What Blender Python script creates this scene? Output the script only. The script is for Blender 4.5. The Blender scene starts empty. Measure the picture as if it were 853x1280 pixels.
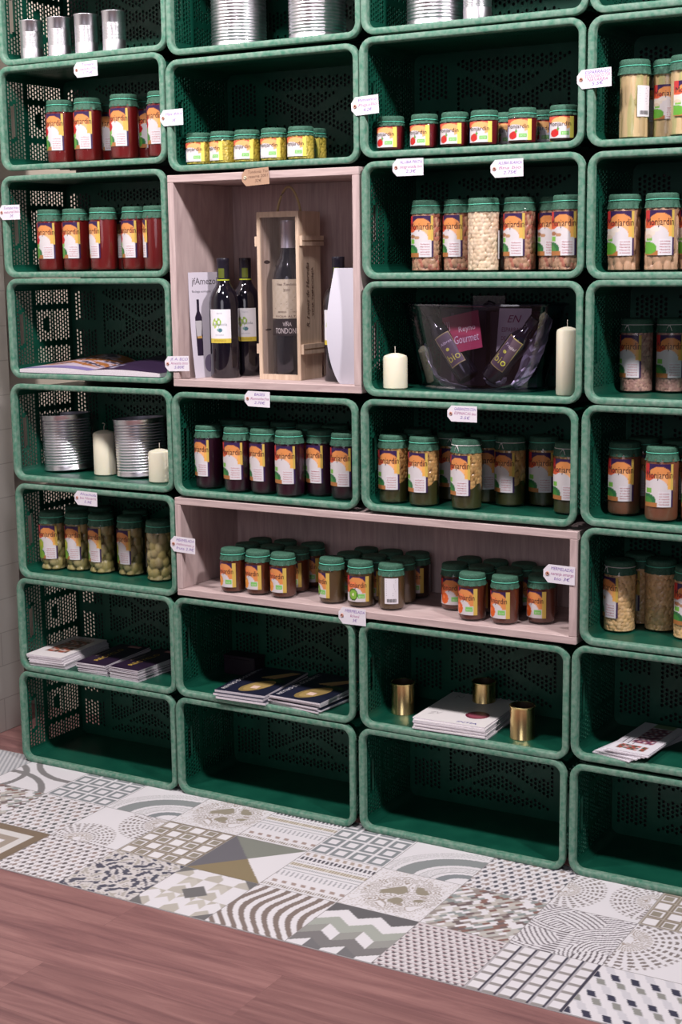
import bpy, math, random
import numpy as np
from mathutils import Matrix, Vector
random.seed(7)
RNG = np.random.default_rng(7)
S = bpy.context.scene
COL = S.collection
PI = math.pi

# ------------------------------------------------------------------ camera
def setup_camera():
    yaw, pitch, roll = math.radians(30.2826), math.radians(-9.7860), math.radians(-0.7621)
    f = Vector((-math.sin(yaw)*math.cos(pitch), math.cos(yaw)*math.cos(pitch), math.sin(pitch)))
    r = Vector((math.cos(yaw), math.sin(yaw), 0)); u = r.cross(f)
    r2 = r*math.cos(roll)+u*math.sin(roll); u2 = -r*math.sin(roll)+u*math.cos(roll)
    cd = bpy.data.cameras.new('camera'); c = bpy.data.objects.new('camera', cd); COL.objects.link(c)
    m = Matrix((r2, u2, -f)).transposed().to_4x4(); m.translation = Vector((2.69928, -3.00231, 1.38785))
    c.matrix_world = m
    cd.sensor_fit = 'HORIZONTAL'; cd.sensor_width = 36; cd.lens = 36*1858.72/853
    cd.clip_start = .05
    S.camera = c
setup_camera()

# ------------------------------------------------------------------ light
w = bpy.data.worlds.new('world'); S.world = w; w.use_nodes = True
w.node_tree.nodes['Background'].inputs[0].default_value = (.82, .72, .95, 1)
w.node_tree.nodes['Background'].inputs[1].default_value = .055
def lamp(name, loc, target, size, power, col, spread=150):
    l = bpy.data.lights.new(name, 'AREA'); l.shape = 'DISK'; l.size = size; l.energy = power; l.color = col
    l.spread = math.radians(spread)
    o = bpy.data.objects.new(name, l); COL.objects.link(o); o.location = loc
    o.rotation_euler = (Vector(target)-Vector(loc)).to_track_quat('-Z', 'Y').to_euler()
    o['kind'] = 'helper'
lamp('ceiling_spot_left', (-.02, -1.15, 3.05), (.4, 0, .9), .22, 31, (1, .93, .93))
lamp('ceiling_spot_middle', (1.25, -1.20, 3.05), (1.0, 0, .9), .22, 27, (1, .92, .94))
lamp('ceiling_spot_right', (3.25, -1.05, 2.85), (1.2, 0, 1.2), .22, 46, (1, .93, .95))
lamp('shop_window', (2.6, -5.2, 1.9), (1.0, 0, .8), 2.2, 26, (.94, .90, 1), 180)
S.view_settings.view_transform = 'Standard'; S.view_settings.look = 'None'
S.view_settings.exposure = 0.0; S.view_settings.gamma = 1.0; S.view_settings.use_curve_mapping = False
S.cycles.max_bounces = 7; S.cycles.transparent_max_bounces = 16; S.cycles.caustics_reflective = False; S.cycles.caustics_refractive = False
S.cycles.use_denoising = True; S.cycles.sample_clamp_indirect = 4

# ------------------------------------------------------------------ materials
def lin(c):
    return tuple(((x/255)/12.92 if x/255 <= .04045 else ((x/255+.055)/1.055)**2.4) for x in c)
def mat(name):
    m = bpy.data.materials.new(name); m.use_nodes = True
    return m, m.node_tree.nodes, m.node_tree.links, m.node_tree.nodes['Principled BSDF']
def N(n, t, **k):
    x = n.new(t)
    for a, b in k.items(): setattr(x, a, b)
    return x
def plain(name, col, rough=.5, metal=0, spec=.5, coat=0, bump=None, var=None):
    m, n, l, b = mat(name)
    b.inputs['Base Color'].default_value = (*col, 1); b.inputs['Roughness'].default_value = rough
    b.inputs['Metallic'].default_value = metal; b.inputs['Specular IOR Level'].default_value = spec
    b.inputs['Coat Weight'].default_value = coat
    if var or bump:
        tc = N(n, 'ShaderNodeTexCoord'); no = N(n, 'ShaderNodeTexNoise')
        no.inputs['Scale'].default_value = (var or bump)[0]; no.inputs['Detail'].default_value = 4
        l.new(tc.outputs['Object'], no.inputs['Vector'])
        if var:
            r = N(n, 'ShaderNodeValToRGB'); r.color_ramp.elements[0].position = .3; r.color_ramp.elements[1].position = .72
            r.color_ramp.elements[0].color = (*col, 1); r.color_ramp.elements[1].color = (*var[1], 1)
            l.new(no.outputs['Fac'], r.inputs['Fac']); l.new(r.outputs['Color'], b.inputs['Base Color'])
        if bump:
            bp = N(n, 'ShaderNodeBump'); bp.inputs['Strength'].default_value = bump[1]; bp.inputs['Distance'].default_value = .002
            l.new(no.outputs['Fac'], bp.inputs['Height']); l.new(bp.outputs['Normal'], b.inputs['Normal'])
    return m
def attr_mat(name, rough=.5, spec=.4, coat=0, bumpscale=None):
    m, n, l, b = mat(name)
    a = N(n, 'ShaderNodeAttribute'); a.attribute_name = 'Col'
    l.new(a.outputs['Color'], b.inputs['Base Color'])
    b.inputs['Roughness'].default_value = rough; b.inputs['Specular IOR Level'].default_value = spec
    b.inputs['Coat Weight'].default_value = coat; b.inputs['Coat Roughness'].default_value = .06
    return m
def wood_mat(name, c1, c2, scale=(1, 1, 1), rough=.5, axis_scale=(12, 12, 1.2)):
    m, n, l, b = mat(name)
    tc = N(n, 'ShaderNodeTexCoord'); mp = N(n, 'ShaderNodeMapping'); mp.inputs['Scale'].default_value = axis_scale
    no = N(n, 'ShaderNodeTexNoise'); no.inputs['Scale'].default_value = 9; no.inputs['Detail'].default_value = 7; no.inputs['Distortion'].default_value = .6
    l.new(tc.outputs['Object'], mp.inputs[0]); l.new(mp.outputs[0], no.inputs['Vector'])
    r = N(n, 'ShaderNodeValToRGB'); r.color_ramp.elements[0].position = .32; r.color_ramp.elements[1].position = .68
    r.color_ramp.elements[0].color = (*c1, 1); r.color_ramp.elements[1].color = (*c2, 1)
    l.new(no.outputs['Fac'], r.inputs['Fac']); l.new(r.outputs['Color'], b.inputs['Base Color'])
    bp = N(n, 'ShaderNodeBump'); bp.inputs['Strength'].default_value = .15; bp.inputs['Distance'].default_value = .001
    l.new(no.outputs['Fac'], bp.inputs['Height']); l.new(bp.outputs['Normal'], b.inputs['Normal'])
    b.inputs['Roughness'].default_value = rough; b.inputs['Specular IOR Level'].default_value = .3
    return m
def glass_mat(name, tint=(1, 1, 1), rough=.02, minrefl=.0):
    m, n, l, b = mat(name); n.remove(b)
    out = [x for x in n if x.type == 'OUTPUT_MATERIAL'][0]
    tr = N(n, 'ShaderNodeBsdfTransparent'); tr.inputs[0].default_value = (*tint, 1)
    gl = N(n, 'ShaderNodeBsdfGlossy'); gl.inputs['Roughness'].default_value = rough
    fr = N(n, 'ShaderNodeFresnel'); fr.inputs[0].default_value = 1.48
    ad = N(n, 'ShaderNodeMath', operation='ADD'); ad.inputs[1].default_value = minrefl; ad.use_clamp = True
    mx = N(n, 'ShaderNodeMixShader')
    # thin shell: reflect on the outer side only, let light leave from inside
    ge = N(n, 'ShaderNodeNewGeometry'); iv = N(n, 'ShaderNodeMath', operation='SUBTRACT'); iv.inputs[0].default_value = 1
    mu = N(n, 'ShaderNodeMath', operation='MULTIPLY'); l.new(ge.outputs['Backfacing'], iv.inputs[1])
    l.new(fr.outputs[0], ad.inputs[0]); l.new(ad.outputs[0], mu.inputs[0]); l.new(iv.outputs[0], mu.inputs[1]); l.new(mu.outputs[0], mx.inputs[0]); l.new(tr.outputs[0], mx.inputs[1]); l.new(gl.outputs[0], mx.inputs[2])
    l.new(mx.outputs[0], out.inputs[0])
    return m

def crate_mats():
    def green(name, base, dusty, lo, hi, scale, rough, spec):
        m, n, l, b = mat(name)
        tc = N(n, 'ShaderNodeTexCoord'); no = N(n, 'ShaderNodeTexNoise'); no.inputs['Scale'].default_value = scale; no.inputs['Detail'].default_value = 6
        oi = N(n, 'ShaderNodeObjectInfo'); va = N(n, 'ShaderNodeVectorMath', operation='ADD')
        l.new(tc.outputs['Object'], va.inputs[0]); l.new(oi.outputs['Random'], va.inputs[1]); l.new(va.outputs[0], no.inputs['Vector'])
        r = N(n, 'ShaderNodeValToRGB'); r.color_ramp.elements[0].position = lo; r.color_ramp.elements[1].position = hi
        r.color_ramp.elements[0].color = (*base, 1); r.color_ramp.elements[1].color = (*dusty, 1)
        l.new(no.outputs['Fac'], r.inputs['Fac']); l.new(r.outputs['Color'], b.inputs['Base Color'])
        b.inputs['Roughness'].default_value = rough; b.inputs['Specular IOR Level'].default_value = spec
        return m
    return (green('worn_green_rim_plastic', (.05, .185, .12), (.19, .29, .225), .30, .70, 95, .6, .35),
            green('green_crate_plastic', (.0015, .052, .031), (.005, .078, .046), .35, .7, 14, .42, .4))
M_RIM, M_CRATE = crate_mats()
M_WOOD = wood_mat('washed_pink_wood', (.42, .315, .305), (.56, .44, .42), axis_scale=(14, 5, 1.0), rough=.6)
M_WOODH = wood_mat('washed_pink_wood_long', (.42, .315, .305), (.56, .44, .42), axis_scale=(1.0, 5, 14), rough=.6)
M_PINE = wood_mat('pine_wood', (.52, .38, .27), (.68, .53, .40), axis_scale=(10, 10, 1), rough=.5)
M_GLASS = glass_mat('jar_glass')
M_TUB = glass_mat('clear_acrylic', (.66, .62, .74), .05, .07)
M_FILM = glass_mat('cellophane_film', (.93, .93, .97), .12, .08)
M_PANE = glass_mat('clear_pane', (.93, .92, .95), .03, .03)
M_CAP = plain('green_fabric_cap', (.018, .075, .045), .75, bump=(600, .35), var=(260, (.045, .14, .09)))
M_CORD = plain('mint_elastic_cord', (.10, .52, .36), .5)
M_CORDW = plain('white_string', (.7, .68, .66), .7)
M_PRINT = attr_mat('printed_paper', .38, .4)
M_CARD = attr_mat('tag_card', .7, .2)
M_FOOD = attr_mat('jar_contents', .35, .5, .25)
M_PAPER = plain('paper_page_edges', (.72, .68, .72), .7, var=(300, (.60, .56, .60)))
M_TIN = plain('tinned_steel', (.82, .80, .84), .30, metal=1)
M_TINLINE = plain('tin_inner_lacquer', (.50, .47, .55), .45, metal=.4)
M_GOLD = plain('gold_lacquered_tin', (.84, .66, .30), .26, metal=1)
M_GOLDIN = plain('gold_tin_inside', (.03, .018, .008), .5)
M_WAX = plain('ivory_wax', (.76, .72, .56), .45)
M_WAX.node_tree.nodes['Principled BSDF'].inputs['Subsurface Weight'].default_value = .3
M_WAX.node_tree.nodes['Principled BSDF'].inputs['Subsurface Radius'].default_value = (.01, .008, .005)
M_WICK = plain('wick_cotton', (.55, .5, .42), .8)
M_BOTTLE = plain('dark_wine_glass', (.006, .005, .010), .08, spec=.6, coat=.5)
M_CAPSULE = plain('black_capsule', (.012, .010, .020), .35)
M_OLIVE = plain('olive_capsule_band', (.12, .13, .02), .5)
M_SILVER = plain('silver_capsule', (.62, .58, .62), .28, metal=.6)
M_ROPE = plain('hemp_rope', (.55, .42, .22), .8, bump=(400, .6))
M_EYE = plain('tag_eyelet_ring', (.50, .24, .18), .6)
M_EYEW = plain('tag_eyelet_cream', (.66, .58, .42), .6)
M_DARKBOX = plain('dark_plum_card', (.020, .010, .020), .45)
M_FOIL = plain('crumpled_silver_foil', (.30, .28, .33), .38, metal=.7)
M_STEELTUBE = plain('steel', (.4, .4, .42), .3, metal=1)

# ------------------------------------------------------------------ mesh helpers
def tag(o, label=None, cat=None, group=None, kind=None):
    if label: o['label'] = label
    if cat: o['category'] = cat
    if group: o['group'] = group
    if kind: o['kind'] = kind
    return o
def empty(name, loc, rz=0):
    o = bpy.data.objects.new(name, None); COL.objects.link(o); o.location = loc; o.rotation_euler = (0, 0, rz); o.empty_display_size = .02
    return o
def link(name, me, parent=None, loc=(0, 0, 0), rot=(0, 0, 0)):
    o = bpy.data.objects.new(name, me); COL.objects.link(o)
    if parent: o.parent = parent
    o.location = loc; o.rotation_euler = rot
    return o
def copy_tree(o, parent=None):
    c = o.copy(); COL.objects.link(c); c.parent = parent
    for ch in o.children: copy_tree(ch, c)
    return c
class MB:
    def __init__(s): s.v = []; s.f = []; s.c = []
    def add(s, vs, fs, col=None):
        b = len(s.v); s.v += [tuple(x) for x in vs]; s.f += [tuple(i+b for i in f) for f in fs]
        if col is not None: s.c += [tuple(col)]*len(vs)
        return b
    def box(s, x0, x1, y0, y1, z0, z1, col=None):
        s.add([(x0, y0, z0), (x1, y0, z0), (x1, y1, z0), (x0, y1, z0), (x0, y0, z1), (x1, y0, z1), (x1, y1, z1), (x0, y1, z1)],
              [(0, 3, 2, 1), (4, 5, 6, 7), (0, 1, 5, 4), (1, 2, 6, 5), (2, 3, 7, 6), (3, 0, 4, 7)], col)
    def lathe(s, prof, seg=40, ripple=None, col=None, close_bottom=False, close_top=False):
        vs = []; fs = []
        for k, (r, z) in enumerate(prof):
            for i in range(seg):
                a = 2*PI*i/seg; rr = r
                if ripple and ripple[k]: rr += ripple[k]*math.sin(a*11+k)*.5+ripple[k]*math.sin(a*17+1)*.5
                vs.append((rr*math.sin(a), -rr*math.cos(a), z))
        for k in range(len(prof)-1):
            for i in range(seg):
                j = (i+1) % seg
                fs.append((k*seg+i, k*seg+j, (k+1)*seg+j, (k+1)*seg+i))
        if close_bottom: fs.append(tuple(range(seg))[::-1])
        if close_top: fs.append(tuple((len(prof)-1)*seg+i for i in range(seg)))
        s.add(vs, fs, col)
    def tube(s, pts, r, seg=8, closed=False, col=None):
        vs = []; fs = []; n = len(pts); P = [Vector(p) for p in pts]
        for k in range(n):
            a = P[(k-1) % n] if (closed or k > 0) else P[k]; b = P[(k+1) % n] if (closed or k < n-1) else P[k]
            t = (b-a).normalized(); up = Vector((0, 0, 1)) if abs(t.z) < .9 else Vector((1, 0, 0))
            x = t.cross(up).normalized(); y = t.cross(x)
            for i in range(seg):
                q = 2*PI*i/seg; vs.append(P[k]+(x*math.cos(q)+y*math.sin(q))*r)
        for k in range(n if closed else n-1):
            k2 = (k+1) % n
            for i in range(seg):
                j = (i+1) % seg; fs.append((k*seg+i, k*seg+j, k2*seg+j, k2*seg+i))
        if not closed: fs += [tuple(range(seg)), tuple((n-1)*seg+i for i in range(seg))[::-1]]
        s.add(vs, fs, col)
    def mesh(s, name, m, smooth=False, fix=True):
        me = bpy.data.meshes.new(name); me.from_pydata(s.v, [], s.f); me.materials.append(m)
        if s.c:
            a = me.color_attributes.new('Col', 'FLOAT_COLOR', 'POINT')
            a.data.foreach_set('color', np.array([(*c[:3], 1) for c in s.c], dtype=np.float32).ravel())
        if smooth: me.shade_smooth()
        me.update()
        if fix:
            import bmesh
            bm = bmesh.new(); bm.from_mesh(me); bmesh.ops.recalc_face_normals(bm, faces=bm.faces); bm.to_mesh(me); bm.free()
        if smooth == 'auto': autosmooth(me)
        return me
def autosmooth(me, ang=40):
    import bmesh
    bm = bmesh.new(); bm.from_mesh(me)
    for e in bm.edges:
        if len(e.link_faces) == 2 and e.calc_face_angle(0) > math.radians(ang): e.smooth = False
    bm.to_mesh(me); bm.free()
def bevel(me, w=.001, seg=2):
    import bmesh
    bm = bmesh.new(); bm.from_mesh(me)
    bmesh.ops.bevel(bm, geom=bm.edges[:], offset=w, segments=seg, affect='EDGES', clamp_overlap=True)
    bm.to_mesh(me); bm.free(); return me

# ------------------------------------------------------------------ lettering and printing
_txt = {}
def text_geo(s, shear=0):
    k = (s, shear)
    if k not in _txt:
        cu = bpy.data.curves.new('lettering', 'FONT'); cu.body = s; cu.size = 1; cu.resolution_u = 2; cu.shear = shear
        o = bpy.data.objects.new('lettering', cu); me = bpy.data.meshes.new_from_object(o)
        v = np.array([x.co[:2] for x in me.vertices]) if len(me.vertices) else np.zeros((0, 2))
        f = [tuple(p.vertices) for p in me.polygons]
        bpy.data.objects.remove(o); bpy.data.curves.remove(cu); bpy.data.meshes.remove(me)
        _txt[k] = (v, f)
    return _txt[k]
class Print:
    """a printed sheet in its own plane: u right, v up, metres; later laid on a surface"""
    def __init__(s): s.v = []; s.f = []; s.c = []; s.d = []
    def add(s, uv, faces, cols, d=0.0):
        b = len(s.v); s.v += [tuple(x) for x in uv]; s.f += [tuple(i+b for i in f) for f in faces]
        s.c += [tuple(c[:3]) for c in cols]; s.d += [d]*len(uv)
    def grid(s, u0, u1, v0, v1, nu, nv, fn, d=0.0):
        U, V = np.meshgrid(np.linspace(0, 1, nu+1), np.linspace(0, 1, nv+1))
        c = fn(U.ravel(), V.ravel())
        uv = np.stack([u0+(u1-u0)*U.ravel(), v0+(v1-v0)*V.ravel()], 1)
        fs = [(j*(nu+1)+i, j*(nu+1)+i+1, (j+1)*(nu+1)+i+1, (j+1)*(nu+1)+i) for j in range(nv) for i in range(nu)]
        s.add(uv, fs, c, d)
    def rect(s, u0, u1, v0, v1, col, d=0.0002):
        s.add([(u0, v0), (u1, v0), (u1, v1), (u0, v1)], [(0, 1, 2, 3)], [col]*4, d)
    def text(s, t, u, v, size, col, d=0.0004, width=None, rot=0, shear=0, align='c', height=None):
        g, f = text_geo(t, shear)
        if not len(g): return
        g = g.copy(); x0, x1 = g[:, 0].min(), g[:, 0].max(); g[:, 0] -= x0
        sx = size if width is None else width/(x1-x0)
        g[:, 0] *= sx; g[:, 1] *= size
        if align == 'c': g[:, 0] -= (x1-x0)*sx/2
        ca, sa = math.cos(rot), math.sin(rot)
        g = np.stack([u+g[:, 0]*ca-g[:, 1]*sa, v+g[:, 0]*sa+g[:, 1]*ca], 1)
        s.add(g, f, [col]*len(g), d)
    def line(s, pts, wd, col, d=0.0003):
        for (a, b) in zip(pts[:-1], pts[1:]):
            dx, dy = b[0]-a[0], b[1]-a[1]; L = math.hypot(dx, dy) or 1; nx, ny = -dy/L*wd/2, dx/L*wd/2
            s.add([(a[0]-nx, a[1]-ny), (b[0]-nx, b[1]-ny), (b[0]+nx, b[1]+ny), (a[0]+nx, a[1]+ny)], [(0, 1, 2, 3)], [col]*4, d)
    def disc(s, u, v, ru, rv, col, d=0.0003, n=20, rot=0):
        pts = []
        for i in range(n):
            a = 2*PI*i/n; x, y = ru*math.cos(a), rv*math.sin(a)
            pts.append((u+x*math.cos(rot)-y*math.sin(rot), v+x*math.sin(rot)+y*math.cos(rot)))
        s.add(pts, [tuple(range(n))], [col]*n, d)
    def poly(s, pts, col, d=0.0003): s.add(pts, [tuple(range(len(pts)))], [col]*len(pts), d)
    def mesh(s, name, mp, m=None, smooth=True):
        me = bpy.data.meshes.new(name)
        me.from_pydata([mp(u, v, d) for (u, v), d in zip(s.v, s.d)], [], s.f); me.materials.append(m or M_PRINT)
        a = me.color_attributes.new('Col', 'FLOAT_COLOR', 'POINT')
        a.data.foreach_set('color', np.array([(*c, 1) for c in s.c], dtype=np.float32).ravel())
        if smooth: me.shade_smooth()
        return me
def cyl_map(R, z0):
    return lambda u, v, d: ((R+d)*math.sin(u/R), -(R+d)*math.cos(u/R), z0+v)
def top_map(z): return lambda u, v, d: (u, v, z+d)
def front_map(y=0): return lambda u, v, d: (u, y-d, v)

RED, PURPLE, ORANGE, WHITE = (.50, .035, .035), (.035, .014, .07), (.68, .26, .08), (.64, .60, .61)
YEL, GRN, DGRN, CREAM = (.60, .42, .09), (.18, .46, .07), (.03, .15, .05), (.78, .68, .50)
BLACK = (.012, .008, .012)
def paint(U, V, layers, base):
    c = np.tile(np.array(base, float), (len(U), 1))
    for mask, col in layers: c[mask] = col
    return c
def ell(U, V, cx, cy, rx, ry): return ((U-cx)/rx)**2+((V-cy)/ry)**2 < 1
def label_tall(fruit=None, fcol=RED):
    P = Print(); W_, H_ = .067, .092
    def fn(U, V):
        L = [((V > .60), (.78, .36, .10)), ((V > .62) & (U < .22), RED), ((V > .80) & (U >= .2) & ~ell(U, V, .55, .66, .42, .28), PURPLE),
             (ell(U, V, .55, .66, .42, .28) & (V > .45), ORANGE), (ell(U, V, .57, .60, .28, .15) & (V > .55), (.85, .42, .18)),
             ((U > .80) & (V > .42) & (V < .66), (.80, .42, .10)),
             (ell(U, V, .2, .70, .2, .12) & (V < .75), (.62, .10, .04)),
             ((V < .60) & (U < .5), WHITE), (ell(U, V, .46, .44, .36, .22), WHITE), ((V < .5) & (U < .62), WHITE),
             (ell(U, V, .10, .15, .34, .16), DGRN), (ell(U, V, .02, .12, .3, .12), (.06, .24, .05)), ((V < .10) & (U < .5), (.40, .16, .05)),
             ((U > .05) & (U < .28) & (V > .32) & (V < .43), GRN)]
        if fruit == 'apple': L += [(ell(U, V, .16, .52, .17, .12), (.50, .01, .02)), (ell(U, V, .12, .17, .2, .16), (.10, .30, .05))]
        elif fruit == 'artichoke': L += [(ell(U, V, .20, .42, .2, .17), (.30, .42, .04)), (ell(U, V, .22, .44, .1, .08), (.50, .45, .06)), (ell(U, V, .15, .12, .26, .14), (.20, .40, .04))]
        elif fruit == 'white': L += [(ell(U, V, .2, .5, .2, .08), (.70, .62, .52)), (ell(U, V, .38, .58, .16, .06), (.74, .66, .58)), (ell(U, V, .15, .42, .14, .05), (.62, .5, .38)), (ell(U, V, .14, .16, .3, .14), (.12, .36, .04))]
        elif fruit == 'bean': L += [(ell(U, V, .18, .5, .14, .05), (.35, .16, .08)), (ell(U, V, .40, .47, .12, .04), (.45, .25, .14))]
        L += [((U > .95), PURPLE), ((U > .91) & (V > .40), YEL), ((U > .5) & (U < .93) & (V < .36), (.68, .65, .68))]
        return paint(U, V, L, WHITE)
    P.grid(-W_/2, W_/2, 0, H_, 40, 54, fn)
    P.text('Monjardin', .002, H_*.67, .021, (.05, .018, .02), width=.060)
    for i in range(5): P.text(random.choice(['Garbanzos', 'con tomate', 'cultivo', 'ecologico', 'Navarra', 'al natural']), .014, H_*(.30-.062*i), .0042, (.45, .08, .10), width=.022)
    return P
def label_small(H_=.060, fruit='orange', style='jam'):
    P = Print(); W_ = .062
    fr = {'orange': (.75, .13, .02), 'peach': (.80, .30, .05), 'kiwi': (.16, .34, .03), 'fig': (.02, .01, .03), 'pepper': (.55, .02, .02), 'corn': None}[fruit]
    def fn(U, V):
        if style == 'jam':
            L = [((V > .40), PURPLE), ((V > .3) & (U < .16), RED), (ell(U, V, .48, .55, .42, .42), ORANGE), (ell(U, V, .30, .58, .25, .2), (.82, .22, .08)),
                 ((V < .34), WHITE), (ell(U, V, .45, .25, .28, .30), WHITE), ((U > .86), YEL)]
        else:
            L = [((V > .58), (.62, .10, .06)), (ell(U, V, .55, .68, .42, .3), (.80, .42, .16)), (ell(U, V, .35, .45, .4, .3), WHITE), ((V < .42), WHITE),
                 ((U > .84), (.78, .66, .12)), ((U < .05) & (V < .75), (.03, .08, .45))]
        if fr:
            if fruit == 'pepper': L += [(ell(U, V, .30, .22, .17, .17), fr), (ell(U, V, .36, .32, .10, .12), fr), (ell(U, V, .44, .42, .035, .09), (.1, .3, .05))]
            elif fruit == 'kiwi': L += [(ell(U, V, .34, .28, .20, .24), (.05, .12, .02)), (ell(U, V, .34, .28, .16, .19), (.22, .45, .05)), (ell(U, V, .34, .28, .05, .06), (.75, .75, .5))]
            else: L += [(ell(U, V, .24, .24, .18, .22), fr), (ell(U, V, .20, .30, .06, .07), tuple(min(1, x*1.5+.05) for x in fr))]
        else: L += [(ell(U, V, .3, .3, .25, .2), (.80, .78, .70))]
        L += [((U > .55) & (U < .82) & (V > .12) & (V < .32), (.20, .55, .12))]
        return paint(U, V, L, WHITE)
    P.grid(-W_/2, W_/2, 0, H_, 36, 34, fn)
    P.text('Monjardin', -.002, H_*.56, H_*.30, (.05, .018, .02), width=.052)
    P.text('ECO', W_*.185, H_*.17, .006, (.7, .8, .6))
    return P
def label_back():
    P = Print(); P.grid(-.017, .017, 0, .062, 4, 4, lambda U, V: np.tile(np.array((.74, .72, .76)), (len(U), 1)))
    for i in range(8): P.rect(-.013, .004+.008*random.random(), .056-.0052*i, .0574-.0052*i, (.35, .33, .38))
    for i in range(9): P.rect(-.011+.0026*i, -.0095+.0026*i, .004, .012, BLACK)
    return P

# ------------------------------------------------------------------ jars
def food(R, z0, z1, pitch, cols, gap, seed, stretch=1.0, split=None, depth=.55):
    """a packed filling: rounded pieces pressed against the glass, with brine between them"""
    g = np.random.default_rng(seed); circ = 2*PI*R
    nt, nz = (108, int(max(30, (z1-z0)/.0018))) if pitch < .02 else (84, 48)
    cs = []
    rows = int((z1-z0)/(pitch*stretch*.87))+2; colsn = max(3, int(round(circ/pitch)))
    for j in range(rows):
        for i in range(colsn):
            cs.append((((i+.5*(j % 2)+g.uniform(-.28, .28))/colsn)*circ, z0+(j+g.uniform(-.28, .28))*pitch*stretch*.87, g.uniform(-.15, .15)*pitch))
    cs = np.array(cs); ct = g.integers(0, 2, len(cs)); cv = g.uniform(.78, 1.15, len(cs))
    T, Z = np.meshgrid(np.arange(nt)/nt*circ, np.linspace(z0, z1, nz)); T = T.ravel(); Z = Z.ravel()
    du = np.abs(T[:, None]-cs[None, :, 0]); du = np.minimum(du, circ-du); dz = (Z[:, None]-cs[None, :, 1])/stretch
    d = np.sqrt(du**2+dz**2)/(pitch*.62)
    k = d.argmin(1); dm = d[np.arange(len(T)), k]
    bump = np.sqrt(np.clip(1-dm**2, 0, 1))
    r = R-pitch*depth*.5*(1-bump)-np.abs(cs[k, 2])*.3
    C = np.array([cols[i] for i in ct])[k]*cv[k][:, None]
    C[bump < .18] = gap
    if split is not None:
        zz, c2 = split; mk = Z < zz+.006*np.sin(T*140)
        C[mk] = np.array(c2)*cv[k][mk][:, None]; r[mk] = R-.0008
    a = T/R
    m = MB(); m.v = list(map(tuple, np.stack([r*np.sin(a), -r*np.cos(a), Z], 1))); m.c = list(map(tuple, C))
    for j in range(nz-1):
        for i in range(nt):
            i2 = (i+1) % nt; m.f.append((j*nt+i, j*nt+i2, (j+1)*nt+i2, (j+1)*nt+i))
    m.f.append(tuple(range(nt))[::-1]); m.f.append(tuple((nz-1)*nt+i for i in range(nt)))
    return m.mesh('contents', M_FOOD, smooth=True, fix=False)
def smooth_food(R, z0, z1, col):
    m = MB(); m.lathe([(R*.6, z0), (R*.93, z0+.002), (R, z0+.008), (R, z1)], 36, col=col, close_bottom=True, close_top=True)
    return m.mesh('contents', M_FOOD, smooth='auto')
SHAPES = {}   # glass and cap meshes per size
def jar_shape(sz):
    if sz in SHAPES: return SHAPES[sz]
    R, H = {'tall': (.0365, .161), 'jam': (.0325, .111), 'squat': (.0320, .077), 'slim': (.0335, .160)}[sz]
    sk = {'tall': .030, 'jam': .027, 'squat': .0215, 'slim': .030}[sz]
    rc = R*.93
    if sz == 'slim': body = [(R*.7, 0), (R*.95, .002), (R, .010), (R, .032), (R*.93, .046), (R*.93, .110), (R, .122), (R*.97, .134), (rc*.9, H-.016), (rc*.9, H-.004)]
    else: body = [(R*.75, 0), (R*.95, .0015), (R, .008), (R, H-sk-.004), (R*.97, H-sk+.004), (rc*.92, H-.016), (rc*.92, H-.004)]
    g = MB(); g.lathe(body, 40, close_bottom=True); glass = g.mesh('glass', M_GLASS, smooth=True)
    # fabric cap: disc over the lid, gathered under the cord, loose skirt below it
    tp = [(0.0004, H), (rc*.55, H+.0006), (rc*.93, H), (rc*1.0, H-.003), (rc*1.005, H-.011), (rc*.975, H-.0135), (rc*1.0, H-.0165), (rc*1.05, H-sk+.004), (rc*1.085, H-sk)]
    rp = [0, 0, 0, 0, .0003, .0005, .0007, .0014, .0022]
    c = MB(); c.lathe(tp, 66, ripple=rp); cap = c.mesh('fabric_cap', M_CAP, smooth=True)
    t = MB(); t.tube([((rc*.985+.0007)*math.sin(a), -(rc*.985+.0007)*math.cos(a), H-.0133+.0008*math.sin(a+1)) for a in np.linspace(0, 2*PI, 41)[:-1]], .0011, 6, True)
    cord = t.mesh('cord', M_CORD, smooth=True)
    t = MB(); t.tube([((rc*.985+.0007)*math.sin(a), -(rc*.985+.0007)*math.cos(a), H-.0133+.0008*math.sin(a+1)) for a in np.linspace(0, 2*PI, 41)[:-1]], .0008, 6, True)
    for q in (-.004, .004): t.tube([(0, -rc-.001, H-.0135), (q, -rc-.002, H-.019), (q*1.6, -rc-.0022, H-.026)], .0007, 5)
    t.tube([(-.003, -rc-.001, H-.0125), (.0, -rc-.003, H-.0135), (.003, -rc-.001, H-.0145)], .0012, 5)
    cordw = t.mesh('string_bow', M_CORDW, smooth=True)
    SHAPES[sz] = (R, H, sk, glass, cap, cord, cordw); return SHAPES[sz]
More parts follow.
